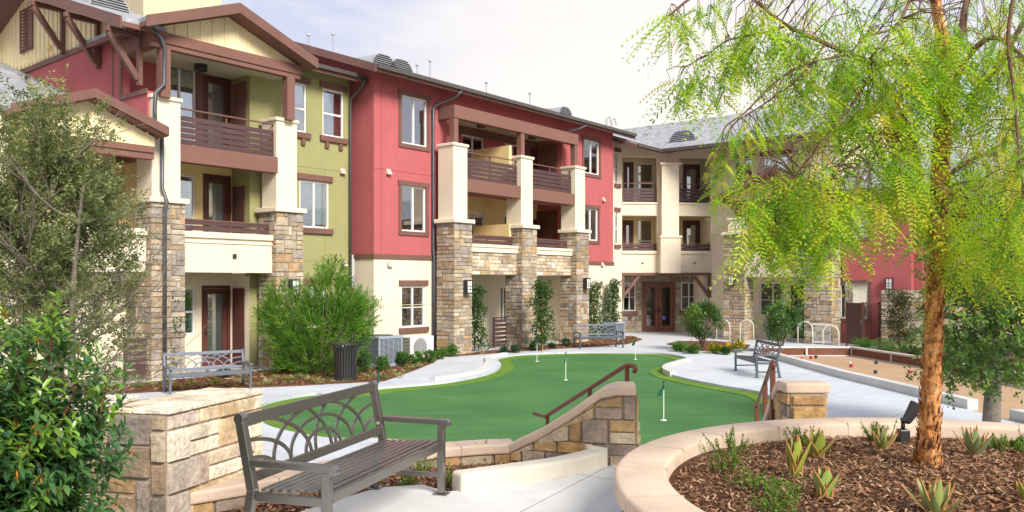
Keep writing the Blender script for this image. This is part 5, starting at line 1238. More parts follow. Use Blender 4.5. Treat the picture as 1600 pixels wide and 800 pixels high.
T = thing('court_board_edging', 'brown timber boards with white top rail around the far side of the bocce court', 'edging', (11.75, 28.6, 0))
m = MB(); mt = MB(); pts = [(8.70, 28.7), (11.80, 28.7), (12.42, 24.0), (12.62, 13.0)]
for i in range(3):
    a, b = Vector(pts[i]), Vector(pts[i + 1]); d = (b - a).normalized(); n = Vector((d.y, -d.x)) * .05
    m.prism([tuple(a - n), tuple(b - n), tuple(b + n), tuple(a + n)], -.1, .24 + .001 * i); n *= 1.4; mt.prism([tuple(a - n), tuple(b - n), tuple(b + n), tuple(a + n)], .242 + .001 * i, .30 + .001 * i)
for x, y in ((11.75, 28.63), (12.05, 26.3), (10.2, 28.63)): mt.box(x - .03, x + .03, y - .06, y - .052, -.02, .24)
m.build('timber_board', surf('brown timber', (.16, .06, .035), .8, (3, .25), (30, .15), None), T); mt.build('white_rail', 'curb', T)
T = thing('metal_gate', 'brown metal garden gate with pickets in front of the red wall', 'gate', (12.6, 31.2, 0))
ga, gb, gc = Vector(G(1322, 542)), Vector(G(1347, 541)), Vector(G(1376, 538)); ga = Vector((gb.x - .2, gb.y - 1.6)); 
def fpanel(a, b, name, gap, w_):
    m = MB(); d = (b - a); l = d.length; d.normalize(); k = int(l / gap)
    F3 = Frame(tuple(a), tuple(d), (d.y, -d.x)); m.fb(F3, 0, .05, -.025, .025, 0, 1.75); m.fb(F3, l - .05, l, -.025, .025, 0, 1.75)
    m.fb(F3, .05, l - .05, -.02, .02, 1.66, 1.72); m.fb(F3, .05, l - .05, -.02, .02, .1, .15)
    for i in range(1, k): m.fb(F3, i * gap - w_, i * gap + w_, -.012, .012, .151, 1.659)
    m.build(name, surf('gate brown', (.10, .045, .035), .5, None, None, None), T)
fpanel(Vector(G(1322, 541)), Vector(G(1348, 543)), 'gate_leaf', .055, .022); fpanel(Vector(G(1348.5, 543)), Vector(G(1376, 540)), 'fence_panel', .12, .01)
m = MB(); p = Vector(G(1345, 543.5)); m.box(p.x - .08, p.x + .0, p.y - .12, p.y - .04, .95, 1.1); m.build('gate_latch', 'darkmetal', T)
T = thing('garden_wall', 'stone garden wall beside the gate with a lantern above it', 'wall', (13.5, 30, 0)); a, b = Vector(G(1377, 541)), Vector((22.5, 27.5)); d = (b - a).normalized()
F3 = Frame(tuple(a), tuple(d), (d.y, -d.x)); l = (b - a).length
m = MB(); m.fb(F3, 0, l, -.35, 0, 0, 2.22); m.build('wall_core', 'mortar', T); m = MB(); stones(m, lambda x, y, q: F3(x, q, y), l, 2.2, .15, WARM, seed=131); stones(m, lambda x, y, q: F3(-q, -.35 + x, y), .35, 2.2, .15, WARM, seed=132); m.build('stone_face', 'stone', T, color=True)
# ------------------------------------------------------------------ plants
def rv():
    while True:
        v = Vector((U(-1, 1), U(-1, 1), U(-1, 1)))
        if .01 < v.length < 1: return v
def leaf(mb, p, d, l, w, c, fold=.25, droop=.15):
    """one leaf from p along d, folded on its midrib"""
    d = d.normalized(); s = d.cross(Vector((U(-.3, .3), U(-.3, .3), 1)))
    if s.length < .05: s = d.cross(Vector((1, 0, 0)))
    s.normalize(); u = s.cross(d); m1 = p + d * l * .45 + u * w * .0; tip = p + d * l - Vector((0, 0, l * droop)); sd = s * w / 2; f = u * w * fold
    mb.add([p, m1 + sd + f, tip, m1 - sd + f, m1], [(0, 4, 1), (4, 2, 1), (0, 3, 4), (4, 3, 2)], c)
def oval(mb, p, d, l, w, c, fold=.22, droop=.15):
    """elliptical leaf with a folded midrib and a slight downward curve"""
    d = d.normalized(); s = d.cross(Vector((U(-.3, .3), U(-.3, .3), 1)))
    if s.length < .05: s = d.cross(Vector((1, 0, 0)))
    s.normalize(); u = s.cross(d)
    def q(f, k): return p + d * l * f - Vector((0, 0, l * droop * f * f)) + s * w * .5 * k + u * w * fold * abs(k)
    mb.add([p, q(.28, .82), q(.28, 0), q(.28, -.82), q(.62, .88), q(.62, 0), q(.62, -.88), q(1, 0)],
           [(0, 2, 1), (0, 3, 2), (1, 2, 5, 4), (2, 3, 6, 5), (4, 5, 7), (5, 6, 7)], c)
def jit(c, k=.18, hue=.1):
    a = U(1 - k, 1 + k); return (c[0] * a * U(1 - hue, 1 + hue), c[1] * a, c[2] * a * U(1 - hue, 1 + hue))
def quadleaf(mb, p, d, l, w, c):
    d = d.normalized(); s = d.cross(rv()).normalized() * w / 2; q = p + d * l; mmid = p + d * l * .5
    mb.add([p, mmid + s, q, mmid - s], [(0, 1, 2, 3)], c)
def branches(wood, start, dirv, length, rad, depth, tips, spread=.6, n=3, up=.2, steps=4, wob=.18, shrink=.68):
    p = Vector(start); d = Vector(dirv).normalized(); path = [p.copy()]; rr = [rad]
    for i in range(steps):
        d = (d + rv() * wob + Vector((0, 0, up * .15))).normalized(); p = p + d * length / steps; path.append(p.copy()); rr.append(rad * (1 - .5 * (i + 1) / steps))
        if depth <= 1: tips.append((p.copy(), d.copy()))
    wood.tube(path, rr, 6 if depth > 1 else 4, cap=False)
    if depth > 0:
        for i in range(n):
            k = random.randint(max(1, steps // 2), steps); dd = (d + rv() * spread + Vector((0, 0, up))).normalized(); branches(wood, path[k], dd, length * U(.6, .85), rr[k] * .7, depth - 1, tips, spread, n, up, steps, wob, shrink)
def clump_leaves(mb, c, r, n, l, w, pal, shape=(1, 1, 1), outw=.5, fn=quadleaf, hole=0):
    for _ in range(n):
        v = rv(); p = Vector(c) + Vector((v.x * r * shape[0], v.y * r * shape[1], v.z * r * shape[2])); d = v.normalized() * outw + rv(); fn(mb, p, d, l * U(.7, 1.25), w * U(.8, 1.2), jit(random.choice(pal)))
# ---- glossy shrub, near left
def glossy_shrub():
    T = thing('glossy_shrub', 'large shrub with glossy dark and lime leaves in the left foreground', 'shrub', (-2.55, 4.3, MUL)); wood = MB(); lv = MB(); shoots = []
    cx, cy = -2.72, 4.45
    for i in range(7):
        a = U(0, 2 * pi); tips = []; branches(wood, (cx + .12 * cos(a), cy + .12 * sin(a), MUL), (cos(a) * .2, sin(a) * .2, 1), .5, .02, 3, tips, .45, 4, .18, 3); shoots += [t for t in tips if abs(t[0].x - cx) < .55]
    for i in range(900):                       # shoots spread over an uneven dome
        v = rv(); v = v.normalized() * U(.3, 1.0); p = Vector((cx + v.x * .62, cy + v.y * .60, 1.58 + v.z * .86)); shoots.append((p, (v + Vector((0, 0, .7))).normalized()))
    for dx, dy, z, k in ((.20, .1, 2.46, 8), (.03, .15, 2.33, 6), (.34, .1, 2.22, 6), (-.12, .1, 2.32, 6), (.12, -.1, 2.28, 6), (.50, .1, 2.08, 6), (-.25, -.1, 2.25, 5)):
        for j in range(int(k * 2.2)): shoots.append((Vector((cx + dx + U(-.07, .07) * (1 + j * .08), cy + dy + U(-.07, .07), z - j * .042)), Vector((U(-.3, .3), U(-.3, .3), 1))))
        wood.tube([(cx + dx * .5, cy + dy * .5, 1.6), (cx + dx * .9, cy + dy * .9, z - .3), (cx + dx, cy + dy, z)], [.012, .008, .004], 5)
    for p, d in shoots:
        top = (p.z - .8) / 1.5; young = R() < .10 + .9 * max(0, top - .45)
        pal = random.choice([(.19, .33, .04), (.14, .27, .04)]) if young else random.choice([(.045, .12, .035), (.06, .15, .045), (.035, .095, .035), (.085, .18, .05)])
        for k in range(random.randint(6, 9)):
            a = k * 2.4 + U(-.3, .3); s = d.cross(Vector((0, 1, .3))).normalized(); t = d.cross(s); dd = (s * cos(a) + t * sin(a)) * U(.7, 1.1) + d * U(.35, .9)
            oval(lv, p - d * .014 * k, dd, U(.06, .112), U(.022, .036), jit(pal, .25), .2, .2)
        if R() < .07:
            for k in range(5): leaf(lv, p + rv() * .02, Vector((U(-1, 1), U(-1, 1), -1)), .05, .008, jit((.50, .17, .02)))
    wood.build('stem', 'redbark', T, smooth=True); lv.build('foliage', 'leafgloss', T, color=True, recalc=False)
glossy_shrub()
# ---- small-leaved trees
def tree(name, label, base, h, trunk_r, lean, crown, nleaf, ls, lw_, pal, bark='bark', seed=0, mats='leaf', stems=1, twigs=True, fork=.35, group=None):
    random.seed(seed); T = thing(name, label, 'tree', base, group); wood = MB(); lv = MB(); tips = []
    for s in range(stems):
        b = Vector(base) + Vector((U(-.15, .15), U(-.15, .15), 0)) * (stems > 1); d = Vector((lean[0] + U(-.2, .2) * (stems > 1), lean[1] + U(-.2, .2) * (stems > 1), 1)).normalized(); hh = h * U(.8, 1); path = []
        for i in range(8): f = i / 7; path.append(b + d * hh * f + Vector((sin(f * 4 + s) * .06, cos(f * 3 + s) * .05, 0)))
        wood.tube(path, [trunk_r * (1.15 - .9 * i / 7) for i in range(8)], 9)
        for i in range(16):
            f = U(fork, .98); k = int(f * 7); p = path[k]; a = U(0, 2 * pi); branches(wood, p, (cos(a), sin(a), U(.15, .9)), h * .24 * (1.25 - .6 * f), trunk_r * .32, 2, tips, .7, 3, .12, 4)
    good = []
    for p, d in tips:
        ok = any(((p.x - c[0]) / c[3]) ** 2 + ((p.y - c[1]) / c[4]) ** 2 + ((p.z - c[2]) / c[5]) ** 2 < 1.25 for c in crown)
        if ok: good.append((p, d))
    sub = []
    for c in crown:                            # leaf sprays fill the crown, in sub-clumps with gaps between
        for _ in range(int(c[6])):
            v = rv(); v = v.normalized() * (U(.35, 1) ** .6); sub.append((Vector((c[0] + v.x * c[3], c[1] + v.y * c[4], c[2] + v.z * c[5])), v))
    sprays = good + sub; per = max(3, int(nleaf / max(1, len(sprays))))
    for p, d in sprays:
        k0 = random.choice(pal); ln = U(.18, .42) * h / 4; dd = (d.normalized() + rv() * .8 + Vector((0, 0, .15))).normalized(); k_ = U(.8, 1.2)
        if twigs and R() < .25: wood.tube([p, p + dd * ln * .6 + Vector((0, 0, .02)), p + dd * ln], [.006, .004, .002], 3, cap=False)
        for k in range(per):
            f = U(0, 1.05); q = p + dd * ln * f + rv() * .05 * h / 4; c = jit((k0[0] * k_, k0[1] * k_, k0[2] * k_), .25); quadleaf(lv, q, dd * .4 + rv(), ls * U(.7, 1.3), lw_ * U(.8, 1.2), c)
    wood.build('trunk', bark, T, smooth=True); lv.build('crown', mats, T, color=True, recalc=False); return T
def X(px, Y): return (px - 800) / FPX * Y
def Zp(py, Y): return EYE + (440 - py) * Y / FPX
OL = [(.14, .175, .065), (.195, .23, .09), (.10, .125, .05), (.27, .30, .12), (.15, .19, .065)]
Yt = 13.0
def el(px, py, rx, ry, Y, n, dy=1.0): return (X(px, Y), Y + U(-.3, .3), Zp(py, Y), rx * Y / FPX, dy, ry * Y / FPX, n)
random.seed(3)
tree('olive_tree', 'tall grey-green small-leaved tree in front of the lower left wing', (X(95, Yt), Yt, .0), 5.0, .07, (.02, 0), [el(50, 310, 75, 120, Yt, 240), el(105, 340, 70, 100, Yt, 180), el(40, 450, 105, 115, Yt, 240), el(112, 195, 36, 40, Yt, 45), el(30, 180, 45, 50, Yt, 60), el(150, 430, 48, 70, Yt, 90), el(180, 335, 30, 30, Yt, 26), el(80, 560, 105, 85, Yt, 150)], 84000, .058, .026, OL, seed=3, stems=4, fork=.15)
Yo = 13.2
OK_ = [(.085, .16, .035), (.12, .21, .045), (.06, .115, .03), (.19, .28, .06), (.10, .19, .04)]
tree('oak_tree', 'dense dark green tree with a pale straight trunk right of the orange trunk', (X(1551, Yo), Yo, 0), 4.6, .125, (-.01, 0), [el(1545, 400, 75, 90, Yo, 230), el(1510, 500, 62, 80, Yo, 170), el(1580, 500, 60, 90, Yo, 170), el(1540, 560, 62, 38, Yo, 110), el(1600, 420, 50, 90, Yo, 120), el(1500, 590, 28, 26, Yo, 22), el(1630, 520, 60, 80, Yo, 90)], 24000, .075, .040, OK_, bark='bark', seed=5, fork=.38)
# ---- feathery bush behind the bin
def feathery_bush():
    random.seed(11); x, y = G(500, 585); T = thing('feathery_bush', 'big bright green willowy bush behind the litter bin', 'bush', (x, y, 0)); wood = MB(); lv = MB()
    cl = [(498, 528, 74, 54), (452, 508, 42, 42), (515, 470, 38, 44), (542, 500, 38, 44), (478, 558, 54, 32), (520, 432, 18, 18), (424, 492, 16, 16), (572, 485, 12, 18), (440, 468, 20, 18)]
    for i in range(30):
        a = U(0, 2 * pi); wood.tube([(x + .15 * cos(a), y + .15 * sin(a), 0), (x + .5 * cos(a), y + .4 * sin(a), 1.0), (x + 1.1 * cos(a), y + .8 * sin(a), 2.2)], [.02, .012, .005], 4)
    wood.build('stem', 'bark', T); tot = sum(c[2] * c[3] for c in cl)
    for px, py, rx, ry in cl:
        k = int(2700 * rx * ry / tot)
        for _ in range(k):
            v = rv(); v = v.normalized() * (U(.2, 1) ** .5); p = Vector((X(px, y) + v.x * rx * y / FPX, y + v.y * rx * y / FPX * .85, max(.12, Zp(py, y) + v.z * ry * y / FPX))); d = (v + Vector((0, 0, .8)) + rv() * .5).normalized(); c = random.choice([(.10, .23, .03), (.14, .30, .04), (.065, .16, .025), (.22, .38, .05)]); kk = U(.75, 1.2)
            for j in range(11): f = j / 10; quadleaf(lv, p + d * .30 * f + rv() * .02, d + rv() * .9, U(.10, .17), .021, jit((c[0] * kk, c[1] * kk, c[2] * kk)))
    lv.build('foliage', 'leafthin', T, color=True, recalc=False)
feathery_bush()
# ---- trained columnar shrubs
def column_plant(px, py_top, py_base, w_px, label, stake=True, seed=0, Y=None, blobs=None, lf=(.05, .11, .03)):
    random.seed(seed + 200); x, y = G(px, py_base); T = thing('columnar_shrub', label, 'shrub', (x, y, 0), 'slender shrubs trained against the columns'); wood = MB(); lv = MB(); h = Zp(py_top, y)
    wood.tube([(x, y, 0), (x + .03, y, h * .4), (x - .02, y, h * .9)], [.025, .018, .006], 6)
    wood.build('stem', 'redbark', T)
    if stake: m = MB(); m.tube([(x + .04, y - .03, 0), (x + .04, y - .03, h * .8)], .018, 6); m.build('stake', 'stake', T)
    k = 26
    for i in range(k):
        z = h * (.10 + .88 * i / k); wv = w_px * y / FPX / 1.95 * (.55 + .6 * abs(sin(i * 1.7 + seed)) * (1.1 - .6 * i / k)); c0 = Vector((x + U(-.5, .5) * wv, y + U(-.5, .5) * wv, z))
        for _ in range(110): quadleaf(lv, c0 + Vector((U(-1, 1) * wv, U(-1, 1) * wv * .8, U(-.12, .12))), rv() + Vector((0, 0, .3)), U(.07, .115), .05, jit(random.choice([lf, (lf[0] * 1.5, lf[1] * 1.45, lf[2] * 1.2), (lf[0] * .7, lf[1] * .75, lf[2] * .8)])))
    lv.build('foliage', 'leaf', T, color=True, recalc=False)
column_plant(266, 446, 592, 26, 'slender shrub climbing beside the downspout of the first stone column', False, 1)
column_plant(741, 444, 551, 34, 'slender shrub trained up the face of the stone column right of the red wall', False, 2)
column_plant(846, 436, 549, 30, 'slender staked shrub in front of the second stone column of the middle balconies', True, 3)
column_plant(928, 440, 531, 26, 'slender staked shrub behind the small dark bench', True, 4)
column_plant(958, 436, 528, 20, 'slender shrub in the corner left of the entrance', False, 5)
column_plant(1264, 430, 536, 30, 'slender shrub against the right stone pillar of the porch', False, 6)
column_plant(1405, 452, 545, 34, 'reddish-tipped shrub with a stake in front of the garden wall', True, 7, lf=(.07, .075, .03))
# ---- rounded shrubs
def round_shrub(px, py, w_px, h_px, label, pal, n, ls, seed, cat='shrub', name='round_shrub', stemh=.2, group=None, z=0.03, mt='leaf', dens=1):
    random.seed(seed + 300); x, y = G(px, py, z); s = y / FPX * (1 if z < .5 else (EYE - z) / (EYE - z)); w, h = w_px * s / 2, h_px * s; T = thing(name, label, cat, (x, y, z), group); wood = MB(); lv = MB()
    for i in range(6): a = U(0, 2 * pi); wood.tube([(x, y, z), (x + w * .3 * cos(a), y + w * .3 * sin(a), z + h * .4), (x + w * .7 * cos(a), y + w * .7 * sin(a), z + h * .75)], [.02 * h, .014 * h, .004], 4)
    wood.build('stem', 'redbark', T); subs = []
    for i in range(26): v = rv().normalized() * U(.55, .95); subs.append((Vector((x + v.x * w, y + v.y * w, z + h * (.5 + stemh / 2) + v.z * h * (.48 - stemh / 2))), U(.28, .42), random.choice(pal)))
    for i in range(n):
        c, r_, p0 = random.choice(subs); v = rv().normalized() * U(.3, 1); q = c + v * r_ * w
        q.z = max(z + .01, q.z); leaf(lv, q, v + rv() * .7 + Vector((0, 0, .4)), ls * U(.7, 1.2), ls * .42, jit(p0, .25))
    lv.build('foliage', mt, T, color=True, recalc=False)
DG = [(.06, .145, .03), (.09, .19, .04), (.04, .10, .027), (.15, .26, .05)]
round_shrub(1098, 547, 66, 80, 'rounded dark green shrub in the island bed in front of the entrance', DG, 3600, .12, 1, mt='leafgloss')
round_shrub(1220, 549, 62, 75, 'dark-leaved shrub left of the third bike rack', DG, 3200, .12, 2, mt='leafgloss')
LG = [(.08, .20, .03), (.11, .26, .04), (.06, .15, .03)]
for i, (px, py, w, h, l) in enumerate(((569, 582, 26, 34, 'bright green shrub directly right of the litter bin'), (596, 579, 26, 22, 'low bright shrub in front of the large grey air conditioner'), (629, 572, 22, 24, 'round hedge shrub just left of the white air conditioner'), (651, 569, 20, 20, 'round hedge shrub in front of the white air conditioner'), (671, 566, 22, 20, 'round hedge shrub right of the white air conditioner'), (689, 560, 22, 18, 'round hedge shrub below the downspout of the red wall'), (707, 556, 22, 17, 'round hedge shrub at the foot of the tall stone column'))):
    round_shrub(px, py, w, h, l, LG if i % 2 else DG[:2] + LG, 900, .075, 10 + i, group='small hedge shrubs along the wall', stemh=0)
for i, (px, py, w, h, l) in enumerate(((172, 596, 34, 26, 'dark fern-like shrub left of the first stone column'), (265, 588, 24, 16, 'dark low shrub behind the silver bench, left side'), (350, 590, 22, 14, 'dark low shrub behind the silver bench, middle'), (440, 580, 22, 18, 'dark low shrub at the foot of the second stone column'), (786, 551, 14, 8, 'tiny dark shrub at the porch edge, first from left'), (806, 550, 16, 11, 'tiny dark shrub at the porch edge, second from left'), (834, 547, 14, 12, 'tiny dark shrub beside the staked shrub stem'), (884, 541, 18, 12, 'tiny dark shrub between the staked shrub and the dark bench'), (862, 544, 12, 8, 'tiny dark shrub in front of the brown porch door'))):
    round_shrub(px, py, w, h, l, [(.03, .075, .035), (.045, .10, .045)], 420, .08, 30 + i, group='low dark shrubs in the back bed', stemh=0)
for i, (px, py, w, h, l, p) in enumerate(((1063, 548, 24, 12, 'low leafy plant at the left tip of the island bed', LG), (1080, 551, 26, 10, 'low green plant in front of the island shrub', DG), (1118, 551, 26, 12, 'yellow-flowered low plant at the right of the island bed', LG + [(.6, .42, .02)]), (1150, 549, 34, 16, 'yellow-flowered mound left of the end-on bench', LG + [(.62, .42, .02), (.62, .42, .02)]), (1134, 553, 14, 10, 'small green plant between the two flowering mounds', DG), (1348, 545, 30, 16, 'bright green low bush at the foot of the gate', LG), (1385, 552, 44, 18, 'yellow-green low bush at the foot of the garden wall', LG + [(.22, .26, .04)]), (1422, 560, 34, 30, 'mid green bush left of the orange trunk behind the court', LG + DG), (1470, 566, 44, 60, 'leafy bush right of the orange trunk behind the court', OK_), (1530, 578, 60, 60, 'dark leafy bush behind the pale-trunked tree', OK_))):
    round_shrub(px, py, w, h, l, p, 900, .09, 50 + i, stemh=0, name='low_bush')
# spiky groundcover tufts in the back bed
random.seed(71)
spots = [(215, 605), (238, 601), (430, 592), (417, 598), (451, 595), (468, 590), (484, 594), (497, 597), (574, 590), (588, 587), (612, 583), (640, 577), (372, 596), (338, 600), (300, 602), (655, 572), (600, 592), (625, 588)]
refs = ['left of the silver bench', 'behind the left leg of the silver bench', 'right of the silver bench', 'just right of the silver bench leg', 'between the silver bench and the bin', 'left of the litter bin among mulch', 'close left of the litter bin', 'nearest the left side of the litter bin', 'right of the litter bin at the bed edge', 'behind the green irrigation stake', 'in front of the grey air conditioner', 'below the round hedge shrubs', 'under the right half of the silver bench', 'under the middle of the silver bench', 'under the left half of the silver bench', 'at the right tip of the bed by the walkway', 'at the walkway edge beside the green stake', 'at the walkway edge below the air conditioners']
for (px, py), rf in zip(spots, refs):
    x, y = G(px, py, .035); m = MB(); k = random.choice([(.34, .36, .16), (.18, .25, .06), (.42, .40, .22)])
    for i in range(46): a = U(0, 2 * pi); e_ = U(.2, 1.2); leaf(m, Vector((U(-.07, .07), U(-.07, .07), 0)), Vector((cos(a) * cos(e_), sin(a) * cos(e_), sin(e_))), U(.12, .26), .022, jit(k), .2, .3)
    o = m.build('grass_tuft', 'leaf', color=True, recalc=False); o.location = (x, y, .03); tag(o, 'pale spiky tuft ' + rf, 'grass tuft', 'spiky tufts in the back bed')
random.seed(72); m = MB()
fn = inside(BED, .04)
for _ in range(900):
    x, y, z = fn(); k = random.choice([(.22, .28, .06), (.32, .30, .12), (.14, .22, .05)])
    if y > 24 and R() < .6: continue
    for i in range(12): a = U(0, 2 * pi); e_ = U(.1, 1.0); leaf(m, Vector((x + U(-.12, .12), y + U(-.12, .12), z)), Vector((cos(a) * cos(e_), sin(a) * cos(e_), sin(e_))), U(.05, .13), .02, jit(k), .2, .3)
o = m.build('ground_cover', 'leaf', color=True, recalc=False); o['kind'] = 'stuff'
# ---- succulents and herbs in the planter
def aloe(px, py, h, n, spread, label, pal, seed, wide=.055):
    random.seed(seed + 400); z = PM + .03; x, y = G(px, py, z); T = MB(); ts = (-1, -.92, -.4, .4, .92, 1)
    for i in range(n):
        a = i * 2.4 + U(-.2, .2); e_ = (.12 + .88 * (i + .5) / n) * spread * U(.85, 1.1); out = Vector((cos(a), sin(a), 0)); s = Vector((-sin(a), cos(a), 0)); l = h * U(.8, 1.05); segs = 9; c0 = jit(pal, .15, .08); rows = []
        p = out * .012; el_ = e_
        for k in range(segs + 1):
            f = k / segs; w = wide * (.80 + .9 * f * (1 - f)) * (1 - f ** 3) ** .9 * (1 - .35 * f); w = max(w, .0008); d = Vector((out.x * sin(el_), out.y * sin(el_), cos(el_))); u = s.cross(d).normalized()
            if u.dot(out) > 0: u = -u
            rows.append([p + s * w * t + u * (w * .30 * t * t) for t in ts]); p = p + d * l / segs; el_ -= .035 * spread
        for k in range(segs):
            for q in range(5):
                c = (.55, .27, .09) if q in (0, 4) or k >= segs - 1 else c0; T.add([rows[k][q], rows[k][q + 1], rows[k + 1][q + 1], rows[k + 1][q]], [(0, 1, 2, 3)], c)
    o = T.build('aloe_plant', 'succulent', color=True, recalc=False, smooth=True); bm = bmesh.new(); bm.from_mesh(o.data); bmesh.ops.remove_doubles(bm, verts=bm.verts, dist=2e-5); bm.to_mesh(o.data); bm.free(); o.location = (x, y, z - .015); sm = o.modifiers.new('thickness', 'SOLIDIFY'); sm.thickness = .008
    return tag(o, label, 'succulent', 'aloes planted in the round planter')
YG = (.30, .38, .06); GG = (.24, .33, .16)
aloe(1243, 742, 0.30, 7, .5, 'yellow-green aloe, tallest of the left three', YG, 1, .058)
aloe(1277, 714, .26, 6, .9, 'yellow-green aloe behind, below the right stair pier', YG, 2, .062)
aloe(1288, 778, .22, 6, .55, 'broad-leaved lime aloe nearest the front of the planter', (.28, .42, .10), 3, .064)
aloe(1378, 702, .22, 9, 1.0, 'thin-leaved aloe left of the spotlight', (.30, .38, .12), 4, .034)
aloe(1522, 712, .27, 11, .95, 'grey-green spreading aloe right of the orange trunk', GG, 5, .046)
aloe(1462, 806, .26, 11, 1.0, 'spreading aloe at the bottom edge below the orange trunk', (.28, .36, .12), 6, .036)
aloe(1608, 790, .22, 8, .8, 'aloe cut off by the right edge of the picture', YG, 7, .04)
def herb(px, py, h, w, label, z, seed, n=16, pal=((.15, .29, .04), (.20, .36, .06), (.12, .22, .035))):
    random.seed(seed + 500); x, y = G(px, py, z); lv = MB(); wd = MB()
    for i in range(n):
        a = U(0, 2 * pi); p = Vector((U(-.3, .3) * w, U(-.3, .3) * w, 0)); d = Vector((cos(a) * U(.1, .9), sin(a) * U(.1, .9), U(.5, 1))).normalized(); l = h * U(.5, 1.1); wd.tube([p, p + d * l * .6, p + d * l + Vector((0, 0, .02))], [.004, .003, .0015], 4, cap=False); c = random.choice(pal)
        for j in range(34): f = U(.12, 1.02); leaf(lv, p + d * l * f + rv() * .004, rv() + d * .6, U(.018, .036), U(.010, .015), jit(c, .25), .2, .1)
    T = thing('herb_plant', label, 'plant', (x, y, z), 'small green herbs in the mulch'); o = lv.build('foliage', 'leaf', color=True, recalc=False); o.parent = T; o = wd.build('stem', 'redbark'); o.parent = T
for i, (px, py, h, w, l) in enumerate(((1142, 712, .22, .3, 'leafy herb at the left of the round planter'), (1136, 742, .26, .34, 'bushiest herb on the left side of the round planter'), (1178, 766, .15, .4, 'low herb in the middle of the left cluster'), (1216, 790, .22, .26, 'upright herb in front of the tallest aloe'), (1212, 818, .2, .26, 'herb at the bottom edge of the picture'), (1252, 700, .22, .2, 'sprig behind the aloes by the back cap'), (1372, 690, .20, .22, 'sprig behind the thin-leaved aloe'), (1575, 706, .14, .4, 'low dark herb at the right behind the grey aloe'), (1595, 702, .12, .3, 'low dark herb at the right picture edge'))):
    herb(px, py, h, w, l, PM + .02, i, 18)
for i, (px, py, h, w, l) in enumerate(((655, 745, .22, .16, 'herb behind the right legs of the big bench'), (692, 765, .24, .16, 'herb between the big bench and the cream curb'), (757, 722, .22, .26, 'leaning herb in the mulch below the stair cheek'), (548, 765, .2, .18, 'herb seen below the seat of the big bench'), (410, 775, .18, .14, 'herb behind the left end of the big bench'), (862, 706, .07, .07, 'tiny sprig at the end of the cream curb'), (640, 765, .2, .2, 'herb under the big bench seat near its rear leg'))):
    herb(px, py, h, w, l, MUL, 20 + i, 14)
